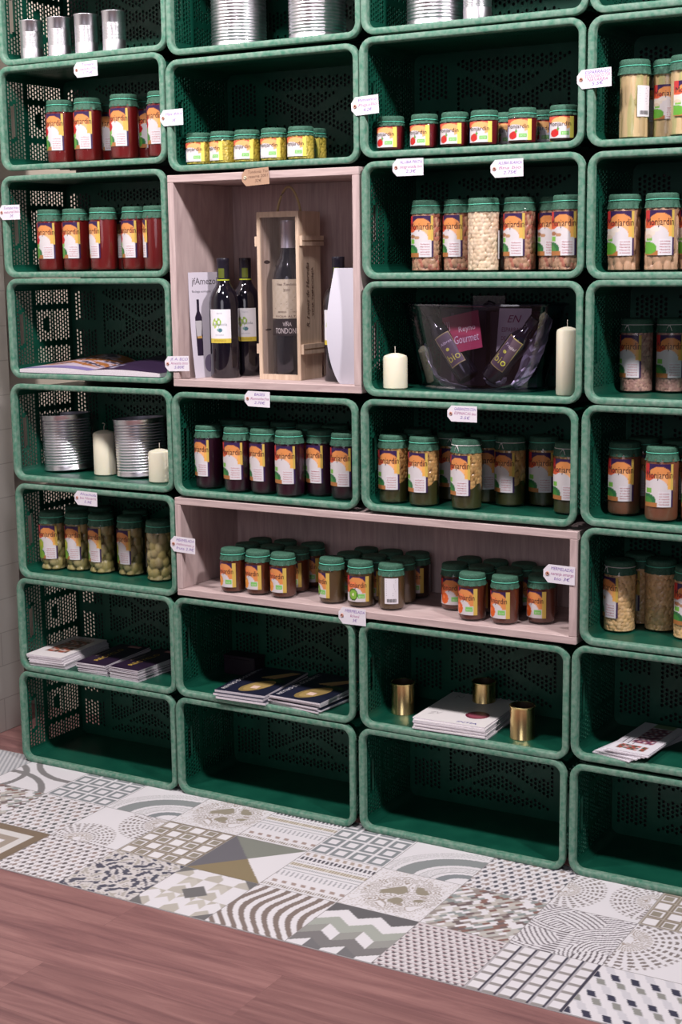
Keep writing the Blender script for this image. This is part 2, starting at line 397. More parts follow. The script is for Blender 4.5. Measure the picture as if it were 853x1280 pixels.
KINDS = {
 'tomato': ('tall', lambda R, H: smooth_food(R*.965, .003, H-.026, (.15, .008, .008)), lambda: label_tall('apple')),
 'beet': ('tall', lambda R, H: smooth_food(R*.965, .003, H-.026, (.020, .0015, .010)), lambda: label_tall('leaf')),
 'artichoke': ('tall', lambda R, H: food(R*.96, .004, H-.028, .026, [(.30, .25, .09), (.36, .30, .14)], (.10, .08, .02), 3), lambda: label_tall('artichoke')),
 'pinto': ('tall', lambda R, H: food(R*.96, .004, H-.028, .009, [(.42, .24, .15), (.34, .12, .08)], (.12, .05, .04), 5, 1.3), lambda: label_tall('bean')),
 'white_bean': ('tall', lambda R, H: food(R*.96, .004, H-.026, .0095, [(.66, .50, .34), (.72, .56, .40)], (.36, .24, .14), 6, 1.0), lambda: label_tall('bean')),
 'mushroom': ('tall', lambda R, H: food(R*.96, .004, H-.028, .018, [(.52, .32, .20), (.44, .26, .16)], (.16, .09, .05), 8, 1.6), lambda: label_tall('white')),
 'lentil': ('tall', lambda R, H: food(R*.96, .004, H-.028, .007, [(.34, .19, .16), (.46, .28, .22)], (.14, .06, .05), 9, 1.0), lambda: label_tall('leaf')),
 'sauce': ('tall', lambda R, H: smooth_food(R*.965, .003, H-.026, (.20, .075, .04)), lambda: label_tall('leaf')),
 'chickpea_spinach': ('tall', lambda R, H: food(R*.96, .004, H-.028, .0095, [(.50, .31, .12), (.44, .25, .09)], (.14, .07, .02), 10, 1.0, split=(.055, (.035, .035, .010))), lambda: label_tall('leaf')),
 'chickpea': ('tall', lambda R, H: food(R*.96, .004, H-.026, .0092, [(.68, .44, .20), (.74, .50, .26)], (.34, .18, .07), 11, 1.0), lambda: label_tall('bean')),
 'asparagus': ('slim', lambda R, H: food(R*.90, .004, H-.028, .016, [(.46, .42, .18), (.52, .38, .20)], (.26, .21, .08), 12, 9.0, depth=.4), lambda: label_tall('white')),
 'corn': ('squat', lambda R, H: food(R*.96, .003, H-.020, .0075, [(.52, .40, .06), (.60, .46, .08)], (.26, .20, .03), 13, 1.0), lambda: label_small(.044, 'corn', 'veg')),
 'pepper': ('squat', lambda R, H: smooth_food(R*.96, .003, H-.020, (.13, .008, .012)), lambda: label_small(.044, 'pepper', 'veg')),
 'peach_jam': ('jam', lambda R, H: smooth_food(R*.96, .003, H-.024, (.085, .022, .008)), lambda: label_small(.062, 'peach')),
 'kiwi_jam': ('jam', lambda R, H: smooth_food(R*.96, .003, H-.024, (.085, .052, .020)), lambda: label_small(.062, 'kiwi')),
 'fig_jam': ('jam', lambda R, H: smooth_food(R*.96, .003, H-.024, (.040, .018, .014)), lambda: label_small(.062, 'fig')),
 'orange_jam': ('jam', lambda R, H: smooth_food(R*.96, .003, H-.024, (.085, .020, .008)), lambda: label_small(.062, 'orange')),
}
PROTO = {}
def make_jar(kind, loc, rot, label, group, white=False, back=False):
    """rot in degrees: 0 faces straight out of the shelf, positive turns towards the right"""
    key = (kind, white, back)
    if key not in PROTO:
        sz, ff, lf = KINDS[kind]; R, H, sk, glass, cap, cord, cordw = jar_shape(sz)
        root = empty('preserve_jar', (0, 0, 0))
        link('glass', glass, root)
        fm = [k for k in PROTO if k[0] == kind]
        fmesh = PROTO[fm[0]][1] if fm else ff(R, H)
        link('contents', fmesh, root)
        cp = link('fabric_cap', cap, root)
        link('string_bow' if white else 'cord', cordw if white else cord, cp)
        if back:
            P = label_back(); z0 = {'tall': .028, 'slim': .045, 'jam': .018, 'squat': .01}[sz]; lm = P.mesh('label', cyl_map(R*(.93 if sz == 'slim' else 1)+.0006, z0))
            link('back_label', lm, root)
        else:
            P = lf(); z0 = {'tall': .034, 'slim': .040, 'jam': .016, 'squat': .0085}[sz]
            if sz == 'slim':
                P2 = Print(); P2.v = [(u*.9, v*.75) for u, v in P.v]; P2.f, P2.c, P2.d = P.f, P.c, P.d; P = P2
            lm = P.mesh('label', cyl_map(R*(.93 if sz == 'slim' else 1)+.0006, z0)); link('label', lm, root)
        PROTO[key] = (root, fmesh); o = root
    else: o = copy_tree(PROTO[key][0])
    o.location = loc; o.rotation_euler = (0, 0, math.radians(rot)); tag(o, label, 'jar', group)
    return o
def P(x, y): return x, y

# ------------------------------------------------------------------ room
def struct(name, me): return tag(link(name, me), kind='structure')
def room():
    # wood floor, one slab in front of the tiles and behind them
    m, n, l, b = mat('red_brown_plank_floor')
    tc = N(n, 'ShaderNodeTexCoord'); mp = N(n, 'ShaderNodeMapping')
    l.new(tc.outputs['Object'], mp.inputs[0])
    br = N(n, 'ShaderNodeTexBrick'); br.offset = .37; br.inputs['Scale'].default_value = 1; br.inputs['Brick Width'].default_value = 1.22; br.inputs['Row Height'].default_value = .18
    br.inputs['Mortar Size'].default_value = .0006; br.inputs['Color1'].default_value = (.35, .35, .35, 1); br.inputs['Color2'].default_value = (.65, .65, .65, 1); br.inputs['Mortar'].default_value = (.1, .1, .1, 1)
    l.new(mp.outputs[0], br.inputs['Vector'])
    mp2 = N(n, 'ShaderNodeMapping'); mp2.inputs['Scale'].default_value = (1.1, 15, 1)
    ad = N(n, 'ShaderNodeVectorMath', operation='ADD'); sc = N(n, 'ShaderNodeVectorMath', operation='SCALE'); sc.inputs['Scale'].default_value = 9
    l.new(br.outputs['Color'], sc.inputs[0]); l.new(tc.outputs['Object'], ad.inputs[0]); l.new(sc.outputs[0], ad.inputs[1]); l.new(ad.outputs[0], mp2.inputs[0])
    no = N(n, 'ShaderNodeTexNoise'); no.inputs['Scale'].default_value = 1.6; no.inputs['Detail'].default_value = 9; no.inputs['Roughness'].default_value = .62; no.inputs['Distortion'].default_value = 1.1
    l.new(mp2.outputs[0], no.inputs['Vector'])
    r = N(n, 'ShaderNodeValToRGB'); e = r.color_ramp.elements; e[0].position = .30; e[1].position = .72
    e[0].color = (.155, .074, .076, 1); e[1].color = (.35, .187, .170, 1); x = e.new(.5); x.color = (.25, .124, .117, 1)
    l.new(no.outputs['Fac'], r.inputs['Fac'])
    mx = N(n, 'ShaderNodeMix', data_type='RGBA', blend_type='MULTIPLY'); mx.inputs[0].default_value = .8
    gm = N(n, 'ShaderNodeMapRange'); gm.inputs[1].default_value = .1; gm.inputs[2].default_value = .65; gm.inputs[3].default_value = .8; gm.inputs[4].default_value = 1.12
    l.new(br.outputs['Color'], gm.inputs[0]); l.new(r.outputs['Color'], mx.inputs[6]); l.new(gm.outputs[0], mx.inputs[7]); l.new(mx.outputs[2], b.inputs['Base Color'])
    b.inputs['Roughness'].default_value = .42; b.inputs['Specular IOR Level'].default_value = .35
    bp = N(n, 'ShaderNodeBump'); bp.inputs['Strength'].default_value = .12; bp.inputs['Distance'].default_value = .001; l.new(no.outputs['Fac'], bp.inputs['Height']); l.new(bp.outputs['Normal'], b.inputs['Normal'])
    f = MB(); f.box(-2.5, 4.5, -5, .6, -.05, -.001); struct('floor', f.mesh('floor', m))
    # white tiled wall on the left, its end just behind the crates, and the wall behind the shelf
    def tilewall(name, c, gr):
        m, n, l, b = mat(name)
        tc = N(n, 'ShaderNodeTexCoord'); sp = N(n, 'ShaderNodeSeparateXYZ'); l.new(tc.outputs['Object'], sp.inputs[0])
        mt = N(n, 'ShaderNodeMath', operation='ADD'); l.new(sp.outputs[0], mt.inputs[0]); l.new(sp.outputs[1], mt.inputs[1])
        cb = N(n, 'ShaderNodeCombineXYZ'); l.new(mt.outputs[0], cb.inputs[0]); l.new(sp.outputs[2], cb.inputs[1])
        br = N(n, 'ShaderNodeTexBrick'); br.inputs['Scale'].default_value = 1; br.inputs['Brick Width'].default_value = .30; br.inputs['Row Height'].default_value = .10; br.inputs['Mortar Size'].default_value = .0015
        br.inputs['Color1'].default_value = (*c, 1); br.inputs['Color2'].default_value = (*[x*.95 for x in c], 1); br.inputs['Mortar'].default_value = (*gr, 1)
        l.new(cb.outputs[0], br.inputs['Vector']); l.new(br.outputs['Color'], b.inputs['Base Color']); b.inputs['Roughness'].default_value = .35
        return m
    wl = MB(); wl.box(-.43, -.33, -4.5, .27, 0, 3.1); struct('wall_left', wl.mesh('wall_left', tilewall('white_wall_tiles', (.52, .50, .47), (.36, .34, .32))))
    wb = MB(); wb.box(-1.2, 4.2, .43, .53, 0, 3.1); struct('wall_back', wb.mesh('wall_back', plain('cream_back_wall', (.74, .66, .54), .8)))

def dark_backing():  # added board: its dark colour stands in for shade behind the crates' rear holes
    b = MB(); b.box(-.05, 3.6, .275, .29, 0, 2.4); struct('added_shade_board', b.mesh('added_shade_board', plain('dark_plum_backing', (.045, .028, .036), .7)))

# patterned cement tiles, every pattern painted from its own formula
def tri(x): return np.abs((x % 1)-.5)*2
TW, TG, TD, TB, TL = (.70, .68, .70), (.23, .25, .26), (.085, .08, .095), (.24, .20, .155), (.46, .44, .42)
def base_c(U, c=TW): return np.tile(np.array(c, float), (len(U), 1))
def p_squares(U, V):
    c = base_c(U); a = np.maximum(np.abs((U*4) % 1-.5), np.abs((V*4) % 1-.5)); c[(a < .42) & (a > .24)] = TG; return c
def p_brown_grid(U, V):
    c = base_c(U, TB); x, y = (U*5) % 1, (V*5) % 1
    a = np.maximum(np.abs(x-.5), np.abs(y-.5)); sel = ((np.floor(U*5)+np.floor(V*5)) % 2 == 0)
    c[(a < .36) & (a > .27)] = TW; c[(a < .30) & sel] = (.74, .72, .73); c[(a < .27) & ~sel] = (.28, .25, .20)
    c[(np.minimum(x, y) < .06)] = (.42, .38, .33); return c
def p_rhomb(n, dark):
    def f(U, V):
        c = base_c(U); x, y = U*n, V*n*1.15; r = np.floor(y); xx = (x+.5*(r % 2)) % 1; yy = y % 1
        d = np.abs(xx-.5)*1.5+np.abs(yy-.5); c[(d < .46)] = dark
        alt = ((np.floor(x+.5*(r % 2))+r) % 3 == 0); c[(d < .46) & alt] = (.30, .24, .22); c[(xx < .22) & (yy < .5)] = (.40, .36, .35); return c
    return f
def p_cubes(U, V):
    c = base_c(U, (.60, .55, .56)); x, y = U*12, V*14; r = np.floor(y); xx = (x+.5*(r % 2)) % 1; yy = y % 1
    c[(yy < .40)] = (.13, .11, .12); c[(yy < .62) & (yy >= .4) & (xx > .5)] = (.36, .22, .23); c[(np.abs(xx-.5)+yy*.5 < .32)] = (.66, .63, .64); return c
def p_lines(U, V):
    c = base_c(U); x, y = (U*6) % 1, (V*6) % 1; c[(y < .22)] = (.30, .28, .27); c[(x > .84)] = (.06, .055, .08); c[(x < .1)] = (.42, .40, .42); return c
def p_bigrhomb(U, V):
    c = base_c(U); x, y = U*5, V*8; r = np.floor(y); xx = (x+.5*(r % 2)+(y % 1)*.35) % 1; yy = y % 1
    k = (r % 3)
    c[(xx < .45)] = (.58, .57, .60); c[(xx < .42) & (yy > .15) & (k == 0)] = (.05, .05, .08); c[(xx < .42) & (yy > .15) & (k == 2)] = (.27, .27, .25); return c
def p_pyramid(U, V):
    c = base_c(U, TG); a = V-U; b = V-(1-U)
    c[(a >= 0) & (b < 0)] = (.15, .145, .16); c[(a < 0) & (b < 0)] = (.25, .20, .12); c[(a < 0) & (b >= 0)] = TW; c[(a >= 0) & (b >= 0)] = (.22, .23, .20)
    return c
def p_stripes(U, V):
    c = base_c(U)
    for (a, b, n, col, duty) in ((.03, .09, 30, TB, .5), (.14, .20, 8, (.35, .27, .24), .5), (.24, .25, 1, TG, 2), (.31, .43, 16, (.36, .36, .38), .35), (.47, .48, 1, TG, 2), (.53, .56, 40, TG, .5), (.60, .67, 1, (.36, .31, .24), 2), (.71, .73, 34, TD, .4), (.78, .86, 18, TD, .55), (.90, .97, 10, (.4, .33, .28), .5)):
        c[(V > a) & (V < b) & (((U*n+V*3) % 1) < duty)] = col
    m = (V > .60) & (V < .67) & (((U*26) % 1) < .4); c[m] = (.62, .58, .50); return c
def p_arch(U, V):
    c = base_c(U); r = np.hypot(1-U, V*1.25+.02); an = np.arctan2(V, 1-U)
    for a, b, col in ((.22, .34, TG), (.62, .84, (.25, .27, .27)), (.40, .42, (.4, .4, .4)), (.54, .555, (.4, .4, .4)), (.90, .91, (.42, .42, .42)), (1.02, 1.03, (.42, .42, .42))): c[(r > a) & (r < b)] = col
    c[(r > .43) & (r < .53) & ((an*22 % 1) < .35)] = (.45, .45, .45); c[(r > .92) & (r < 1.01) & ((an*40 % 1) < .4)] = (.45, .45, .45)
    c[(V > .92) & (U < .85)] = (.34, .36, .36); return c
def fan(U, V, cx, cy, R, c):
    r = np.hypot(U-cx, V-cy)/R; a = np.arctan2(V-cy, U-cx)/(2*PI)*26
    c[(r < .42) & ((a*2 % 1) < .45) & (r > .12)] = (.36, .31, .27); c[(r >= .42) & (r < .98) & ((a % 1) < .55) & (((r*9) % 1) < .55)] = (.22, .19, .18)
    c[(r > .98) & (r < 1.04) & ((a*2 % 1) < .4)] = (.3, .27, .26)
def p_fans(U, V): c = base_c(U); fan(U, V, 0, .42, .46, c); fan(U, V, 1.0, .55, .46, c); return c
def p_fans2(U, V): c = base_c(U); fan(U, V, .02, .62, .62, c); return c
def p_fans3(U, V): c = base_c(U); fan(U, V, .35, .05, .45, c); fan(U, V, 1.0, .85, .50, c); return c
def p_paisley(U, V):
    c = base_c(U); w = np.sin(9*U+4*np.sin(7*V))+np.sin(8*V+3*np.sin(9*U+1)); e = ell(U, V, .52, .5, .46, .44)
    c[e & (np.abs(w*2.6 % 1-.5) < .2)] = (.34, .29, .25); c[ell(U, V, .55, .5, .28, .24) & (w > .5)] = (.29, .26, .20); c[(~e) & (np.abs(w*2 % 1-.5) < .07)] = (.45, .40, .36); return c
def p_damask(U, V):
    c = base_c(U, (.60, .57, .56)); w = np.sin(17*U+3*np.sin(13*V))*np.sin(16*V+2.5*np.sin(15*U)); w2 = 1.6*np.sin(63*U+4*np.sin(20*V))*np.sin(59*V)
    c[(w+.35*w2) > .34] = (.09, .09, .12); c[(w+.35*w2) < -.62] = (.42, .39, .35); c[(w > .15) & (w < .3) & (w2 > .1)] = (.14, .13, .16); return c
def p_chevron(U, V):
    c = base_c(U); x = (U*5+.5*np.floor(V*5)) % 2; s = (np.abs((U*5) % 1-.5)+V*5) % 2
    c[(s < 1) & ((np.floor(U*5)+np.floor(V*2.5)) % 2 == 0)] = (.46, .43, .38); c[(s > 1.4) & (np.floor(U*5) % 2 == 1)] = (.52, .49, .44)
    for cx, cy in ((.5, .5), (0, 0), (1, 0), (0, 1), (1, 1)): c[(np.abs(U-cx)+np.abs(V-cy)) < .17] = (.16, .155, .155)
    return c
def p_wave(U, V):
    c = base_c(U); w = (U*7+V*2.2+1.1*np.sin(V*4.4-.4)*(1-.2*U)) % 1; c[w < .5] = (.22, .175, .155); return c
def p_zigzag(U, V):
    c = base_c(U, (.13, .125, .13)); z = V+.14*tri(U*2.5); k = np.floor(z*5.5)
    for q, col in ((0, TW), (1, (.2, .19, .19)), (2, TW), (3, (.36, .38, .34)), (4, TW)): c[(k == q)] = col
    c[(z > .92)] = (.13, .125, .13); d = (np.floor(U*5) % 2 == 0); c[(k == 2) & d] = (.30, .30, .28); c[(k == 0) & ~d] = (.17, .165, .17); return c
def p_mosaic(U, V):
    g = np.random.default_rng(5); pal = np.array([TW, (.30, .26, .24), (.46, .45, .42), (.27, .30, .29), (.17, .13, .13), TW, (.50, .47, .43), (.24, .14, .12)])
    t = g.integers(0, 8, (60, 60)); x = ((U+V)*13).astype(int); y = ((V-U+1)*16).astype(int); x2 = (((U+V)*13+.5*(y % 2))/2.2*1.4).astype(int); return pal[t[x2 % 60, y % 60]]
def p_hatch(U, V):
    c = base_c(U); g = [(0, 0, 12), (1, .2, 15), (.4, 1.3, 14), (1.2, 1.1, 13), (-.3, .9, 16)]
    reg = ((np.sin(5*U+3*V)+np.sin(7*V-2*U)+2.2)/1.1).astype(int) % 5
    for i, (cx, cy, n) in enumerate(g):
        r = np.hypot(U-cx, V-cy)*n*1.5; m = (reg == i) & ((r % 1) < .34); c[m] = (.13, .11, .12)
    return c
def p_curves(U, V):
    c = base_c(U); 
    for cx, cy, r0 in ((.1, -.5, .95), (.9, 1.4, .95), (-.2, .2, .5)):
        r = np.hypot(U-cx, V-cy); c[(np.abs(r-r0) < .045)] = (.22, .21, .21)
    return c
def p_moire(U, V): c = base_c(U, (.55, .55, .56)); c[(((U*14+V*9) % 1) < .45)] = (.32, .33, .35); return c
def p_nested(U, V):
    c = base_c(U, (.20, .15, .105)); a = np.maximum(np.abs(U-.5), np.abs(V-.5)); c[(a < .36)] = (.62, .60, .58); c[a < .24] = (.34, .29, .24); c[a < .12] = TW; return c
TILES = [[p_moire, p_curves, p_squares, p_arch, p_paisley, p_stripes, p_squares, p_arch, p_rhomb(9, (.10, .10, .12)), p_fans, p_brown_grid, p_stripes],
         [p_hatch, p_mosaic, p_rhomb(8, (.13, .13, .13)), p_fans3, p_brown_grid, p_pyramid, p_stripes, p_paisley, p_mosaic, p_hatch, p_fans2, p_arch],
         [p_wave, p_paisley, p_nested, p_rhomb(9, (.15, .13, .13)), p_damask, p_chevron, p_wave, p_zigzag, p_cubes, p_lines, p_bigrhomb, p_squares]]
def tiles():
    x0, dx = -.272, .2025; ys = [(-.172, .04), (-.383, -.172), (-.594, -.383)]
    v = []; f = []; cl = []; n = 84; g = .0009
    for r in range(3):
        for k in range(12):
            U, V = np.meshgrid(np.linspace(0, 1, n+1), np.linspace(0, 1, n+1)); U = U.ravel(); V = V.ravel()
            c = TILES[r][k](np.clip(U, .001, .999), np.clip(V, .001, .999)); b = sum(len(q) for q in v)
            X = x0+dx*k+g+U*(dx-2*g); Y = ys[r][0]+g+V*(ys[r][1]-ys[r][0]-2*g)
            v.append(np.stack([X, Y, np.zeros_like(X)+.0006], 1)); cl.append(c)
            i = np.arange(n); a = (i[:, None]*(n+1)+i[None, :]).ravel()+b; f.append(np.stack([a, a+1, a+n+2, a+n+1], 1))
    v = np.concatenate(v); f = np.concatenate(f); cl = np.concatenate(cl)
    me = bpy.data.meshes.new('floor_tiles'); me.vertices.add(len(v)); me.vertices.foreach_set('co', v.astype(np.float32).ravel())
    me.loops.add(f.size); me.loops.foreach_set('vertex_index', f.astype(np.int32).ravel())
    me.polygons.add(len(f)); me.polygons.foreach_set('loop_start', np.arange(0, f.size, 4, dtype=np.int32)); me.update(calc_edges=True)
    a = me.color_attributes.new('Col', 'FLOAT_COLOR', 'POINT'); a.data.foreach_set('color', np.concatenate([cl, np.ones((len(cl), 1))], 1).astype(np.float32).ravel())
    me.materials.append(attr_mat('cement_tile', .45, .35)); me.validate()
    struct('floor_tiles', me)
    gm = MB(); gm.box(-.33, 2.25, -.596, .042, -.02, .0001); struct('floor_grout', gm.mesh('floor_grout', plain('grey_grout', (.36, .34, .34), .8)))

# ------------------------------------------------------------------ crates
CW, CH, CD, RIMW = .535, .2627, .245, .0145
def rrect(d, R=.034, seg=6, W=CW, H=CH):
    """rounded rectangle inset by d, in the x-z plane, starting at the lower right corner"""
    r = max(R-d, .004); pts = []
    for cx, cz, a0 in ((W/2-d-r, d+r, -90), (W/2-d-r, H-d-r, 0), (-W/2+d+r, H-d-r, 90), (-W/2+d+r, d+r, 180)):
        for i in range(seg+1):
            a = math.radians(a0+90*i/seg); pts.append((cx+r*math.cos(a), cz+r*math.sin(a)))
    return pts
def loops_mesh(prof, name, m):
    b = MB(); n = None
    for d, y in prof:
        L = rrect(d); n = len(L); b.v += [(x, y, z) for x, z in L]
    for k in range(len(prof)-1):
        for i in range(n):
            j = (i+1) % n; b.f.append((k*n+i, k*n+j, (k+1)*n+j, (k+1)*n+i))
    return b.mesh(name, m, smooth='auto')
def panel(b, org, ux, uy, nrm, LU, LV, nu, nv, fn, th=.0026, hr=.37, stag=True):
    """flat perforated panel: cells with a six-sided hole, solid cells, or open ones"""
    org, ux, uy, nrm = map(Vector, (org, ux, uy, nrm)); cu, cv = LU/nu, LV/nv
    def P3(u, v, t): return org+ux*u+uy*v+nrm*t
    def quad(u0, u1, v0, v1):
        for t in (0, th): b.add([P3(u0, v0, t), P3(u1, v0, t), P3(u1, v1, t), P3(u0, v1, t)], [(0, 1, 2, 3)])
    for i in range(nu):
        off = cv/2 if (stag and i % 2) else 0
        u0, u1 = i*cu, (i+1)*cu
        cells = []
        if off: cells += [(0, cv/2, None), (LV-cv/2, LV, None)]
        for j in range(nv-(1 if off else 0)): cells.append((off+j*cv, off+(j+1)*cv, j))
        run = None
        for v0, v1, j in sorted(cells, key=lambda q: q[0]):
            um, vm = (u0+u1)/2, (v0+v1)/2; k = 0 if j is None else fn(um/LU, vm/LV)
            if k == 0:
                run = [v0, v1] if run is None else [run[0], v1]; continue
            if run: quad(u0, u1, *run); run = None
            if k == 2: continue
            r = min(cu, cv)*hr; hx = [(um+r*math.cos(PI/6+PI/3*q), vm+r*1.08*math.sin(PI/6+PI/3*q)) for q in range(6)]
            # ring between the six hole corners and the cell's outline
            out = [(u1, vm+r*.5), (um, v1), (u0, vm+r*.5), (u0, vm-r*.5), (um, v0), (u1, vm-r*.5)]
            cor = [(u1, v1), (u0, v1), (u0, v0), (u1, v0)]
            vs = []
            for t in (0, th): vs += [P3(x, y, t) for x, y in hx+out+cor]
            fs = []
            for o in (0, 16):
                H_ = lambda q: o+q % 6
                O_ = lambda q: o+6+q % 6
                C_ = lambda q: o+12+q % 4
                fs += [(H_(0), O_(0), C_(0), O_(1), H_(1)), (H_(1), O_(1), C_(1), O_(2), H_(2)), (H_(2), O_(2), O_(3), H_(3)),
                       (H_(3), O_(3), C_(2), O_(4), H_(4)), (H_(4), O_(4), C_(3), O_(5), H_(5)), (H_(5), O_(5), O_(0), H_(0))]
            fs += [(q, (q+1) % 6, 16+(q+1) % 6, 16+q) for q in range(6)]
            b.add(vs, fs)
        if run: quad(u0, u1, *run)
def crate_meshes():
    R = .034; d0 = RIMW; th = .0026; rc = R-d0
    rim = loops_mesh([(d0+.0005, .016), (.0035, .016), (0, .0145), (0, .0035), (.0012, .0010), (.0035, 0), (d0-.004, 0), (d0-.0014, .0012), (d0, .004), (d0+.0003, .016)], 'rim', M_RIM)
    def side(u, v):      # u from the opening to the base, v upwards
        if v < .04 or v > .96 or u > .975 or u < .035: return 0
        if .085 <= u < .175 and .30 < v < .68: return 2
        if .085 <= u < .175 and (.26 < v < .72): return 0
        if .30 < u < .38: return 0
        if u > .3 and (.70 < v < .77 or .24 < v < .31): return 0
        if .44 < v < .60 and .50 < u < .58: return 0
        return 1
    z0, z1 = d0+rc, CH-d0-rc; y0 = .010
    sides = []
    for s in (-1, 1):
        b = MB(); X = s*(CW/2-d0)
        panel(b, (X, y0, z0-.012), (0, 1, 0), (0, 0, 1), (s, 0, 0), CD-y0, z1-z0+.024, 22, 21, side, th, .43)
        # handle flange behind the slot
        ya = y0+(CD-y0)*.178
        b.box(min(X, X+s*.006), max(X, X+s*.006), ya, ya+.0025, z0-.012+.32*(z1-z0), z0+.70*(z1-z0))
        # rounded long corners
        for (cz, a0) in ((z0, -90 if s > 0 else 180), (z1, 0 if s > 0 else 90)):
            pts = [(s*(CW/2-d0-rc)+rr*math.cos(math.radians(a0+90*i/5)), cz+rr*math.sin(math.radians(a0+90*i/5))) for rr in (rc, rc+th) for i in range(6)]
            vs = [(x, y, z) for y in (y0, CD) for x, z in pts]
            fs = []
            for o in (0, 6):
                for i in range(5): fs.append((o+i, o+i+1, 12+o+i+1, 12+o+i))
            b.add(vs, fs)
        # vertical ribs outside
        for yy in (.10, .17): b.box(min(X+s*th, X+s*.006), max(X+s*th, X+s*.006), yy, yy+.003, z0, z1)
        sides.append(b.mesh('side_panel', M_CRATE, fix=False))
    xw = CW/2-d0-rc
    fl = MB(); fl.box(-xw, xw, y0, CD, d0-th, d0)
    for k in range(5): fl.box(-xw+.02, xw-.02, .05+.04*k, .053+.04*k, d0-.006, d0-th)
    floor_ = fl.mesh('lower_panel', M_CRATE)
    tp = MB(); panel(tp, (-xw, y0, CH-d0), (1, 0, 0), (0, 1, 0), (0, 0, 1), 2*xw, CD-y0, 60, 30, lambda u, v: 1 if (.08 < v < .16 or .3 < v < .34) and .03 < u < .97 else 0, th, .28, False)
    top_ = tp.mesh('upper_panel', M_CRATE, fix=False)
    def back(u, v):
        a = abs(u-.5)*2
        if v < .10 or v > .92 or a > .95: return 0
        if abs(a-.62) < .05: return 0
        if a > .66: return 1 if (.12 < v < .9 and abs(v-.5) > .06) else 0
        if abs(v-.5) < .06: return 1 if (a < .28 or a > .5) else 0
        if abs(abs(v-.5)*1.9-a*1.0-.08) < .08: return 0
        if .24 < abs(v-.5) < .29: return 0
        return 1
    bk = MB(); X = CW/2-d0; panel(bk, (-X, CD, d0), (1, 0, 0), (0, 0, 1), (0, 1, 0), 2*X, CH-2*d0, 46, 21, back, th)
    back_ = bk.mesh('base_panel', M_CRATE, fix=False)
    return rim, sides, floor_, top_, back_
def crates():
    rim, sides, fl, tp, bk = crate_meshes()
    root = empty('plastic_crate', (0, 0, 0))
    link('rim', rim, root); link('side_panel', sides[0], root); link('side_panel', sides[1], root)
    link('lower_panel', fl, root); link('upper_panel', tp, root); link('base_panel', bk, root)
    L = [('A', 0, -.062, 1.8805, 'topmost row on the far left, holding four small silver tins'),
         ('A', 1, -.0735, 1.6165, 'second from top in the leftmost stack, holding tall red jars'),
         ('A', 2, -.080, 1.341, 'third from top in the leftmost stack, holding dark red jars'),
         ('A', 3, -.078, 1.076, 'leftmost stack, holding an open magazine'),
         ('A', 4, -.084, .7985, 'leftmost stack, holding two large open tins and candles'),
         ('A', 5, -.084, .5285, 'leftmost stack, holding artichoke jars'),
         ('A', 6, -.097, .265, 'leftmost stack, holding three piles of leaflets'),
         ('A', 7, -.105, 0, 'empty, on the tiled floor at the bottom left'),
         ('B', 0, .474, 1.866, 'top row above the small yellow jars, holding two large tins'),
         ('B', 1, .467, 1.594, 'above the wine box, holding small jars with yellow contents'),
         ('B', 4, .453, .7945, 'directly under the wine box, holding dark purple jars'),
         ('B', 6, .437, .266, 'holding magazines with asparagus on the cover'),
         ('B', 7, .435, 0, 'empty, on the floor under the asparagus magazines'),
         ('C', 0, 1.010, 1.8695, 'top row, holding one large and one small tin'),
         ('C', 1, 1.004, 1.603, 'holding a row of small red pepper jars'),
         ('C', 2, 1.007, 1.333, 'two price tags on its rim, holding bean jars'),
         ('C', 3, 1.006, 1.066, 'holding the clear tub between two candles'),
         ('C', 4, .998, .7965, 'below the clear tub, holding chickpea and spinach jars'),
         ('C', 6, .987, .2635, 'holding three gold tins and a pile of papers'),
         ('C', 7, .983, 0, 'empty, on the floor under the gold tins'),
         ('D', 0, 1.5475, 1.868, 'top right corner, only its lower rim in view'),
         ('D', 1, 1.545, 1.602, 'right edge, holding asparagus jars'),
         ('D', 2, 1.548, 1.331, 'right edge, holding large pale bean jars'),
         ('D', 3, 1.548, 1.068, 'right edge, holding two brown jars, one with a string bow'),
         ('D', 4, 1.543, .804, 'right edge, holding jars of brown sauce'),
         ('D', 5, 1.545, .538, 'right edge, holding chickpea jars'),
         ('D', 6, 1.528, .272, 'right edge, holding a fan of white leaflets'),
         ('D', 7, 1.527, 0, 'empty, on the floor in the bottom right corner')]
    for i, (c, r, x, z, t) in enumerate(L):
        o = root if i == 0 else copy_tree(root)
        o.location = (x+.27, 0, z); tag(o, 'green plastic crate, '+t, 'crate', 'green plastic crates stacked as shelving')
def plank_box(name, x0, x1, z0, z1, depth, th, label, m):
    root = tag(empty(name, ((x0+x1)/2, 0, z0)), label, 'shelf box'); w2 = (x1-x0)/2; h = z1-z0
    def pl(nm, a, mm=m):
        b = MB(); b.box(*a); link(nm, bevel(b.mesh(nm, mm), .0012, 1), root)
    pl('side_panel', (-w2, -w2+th, 0, depth, th, h-th), M_WOOD); pl('side_panel', (w2-th, w2, 0, depth, th, h-th), M_WOOD)
    pl('bottom_panel', (-w2, w2, 0, depth, 0, th), M_WOODH); pl('top_panel', (-w2, w2, 0, depth, h-th, h), M_WOODH)
    pl('back_panel', (-w2+th, w2-th, depth-.008, depth, th, h-th), M_WOOD)

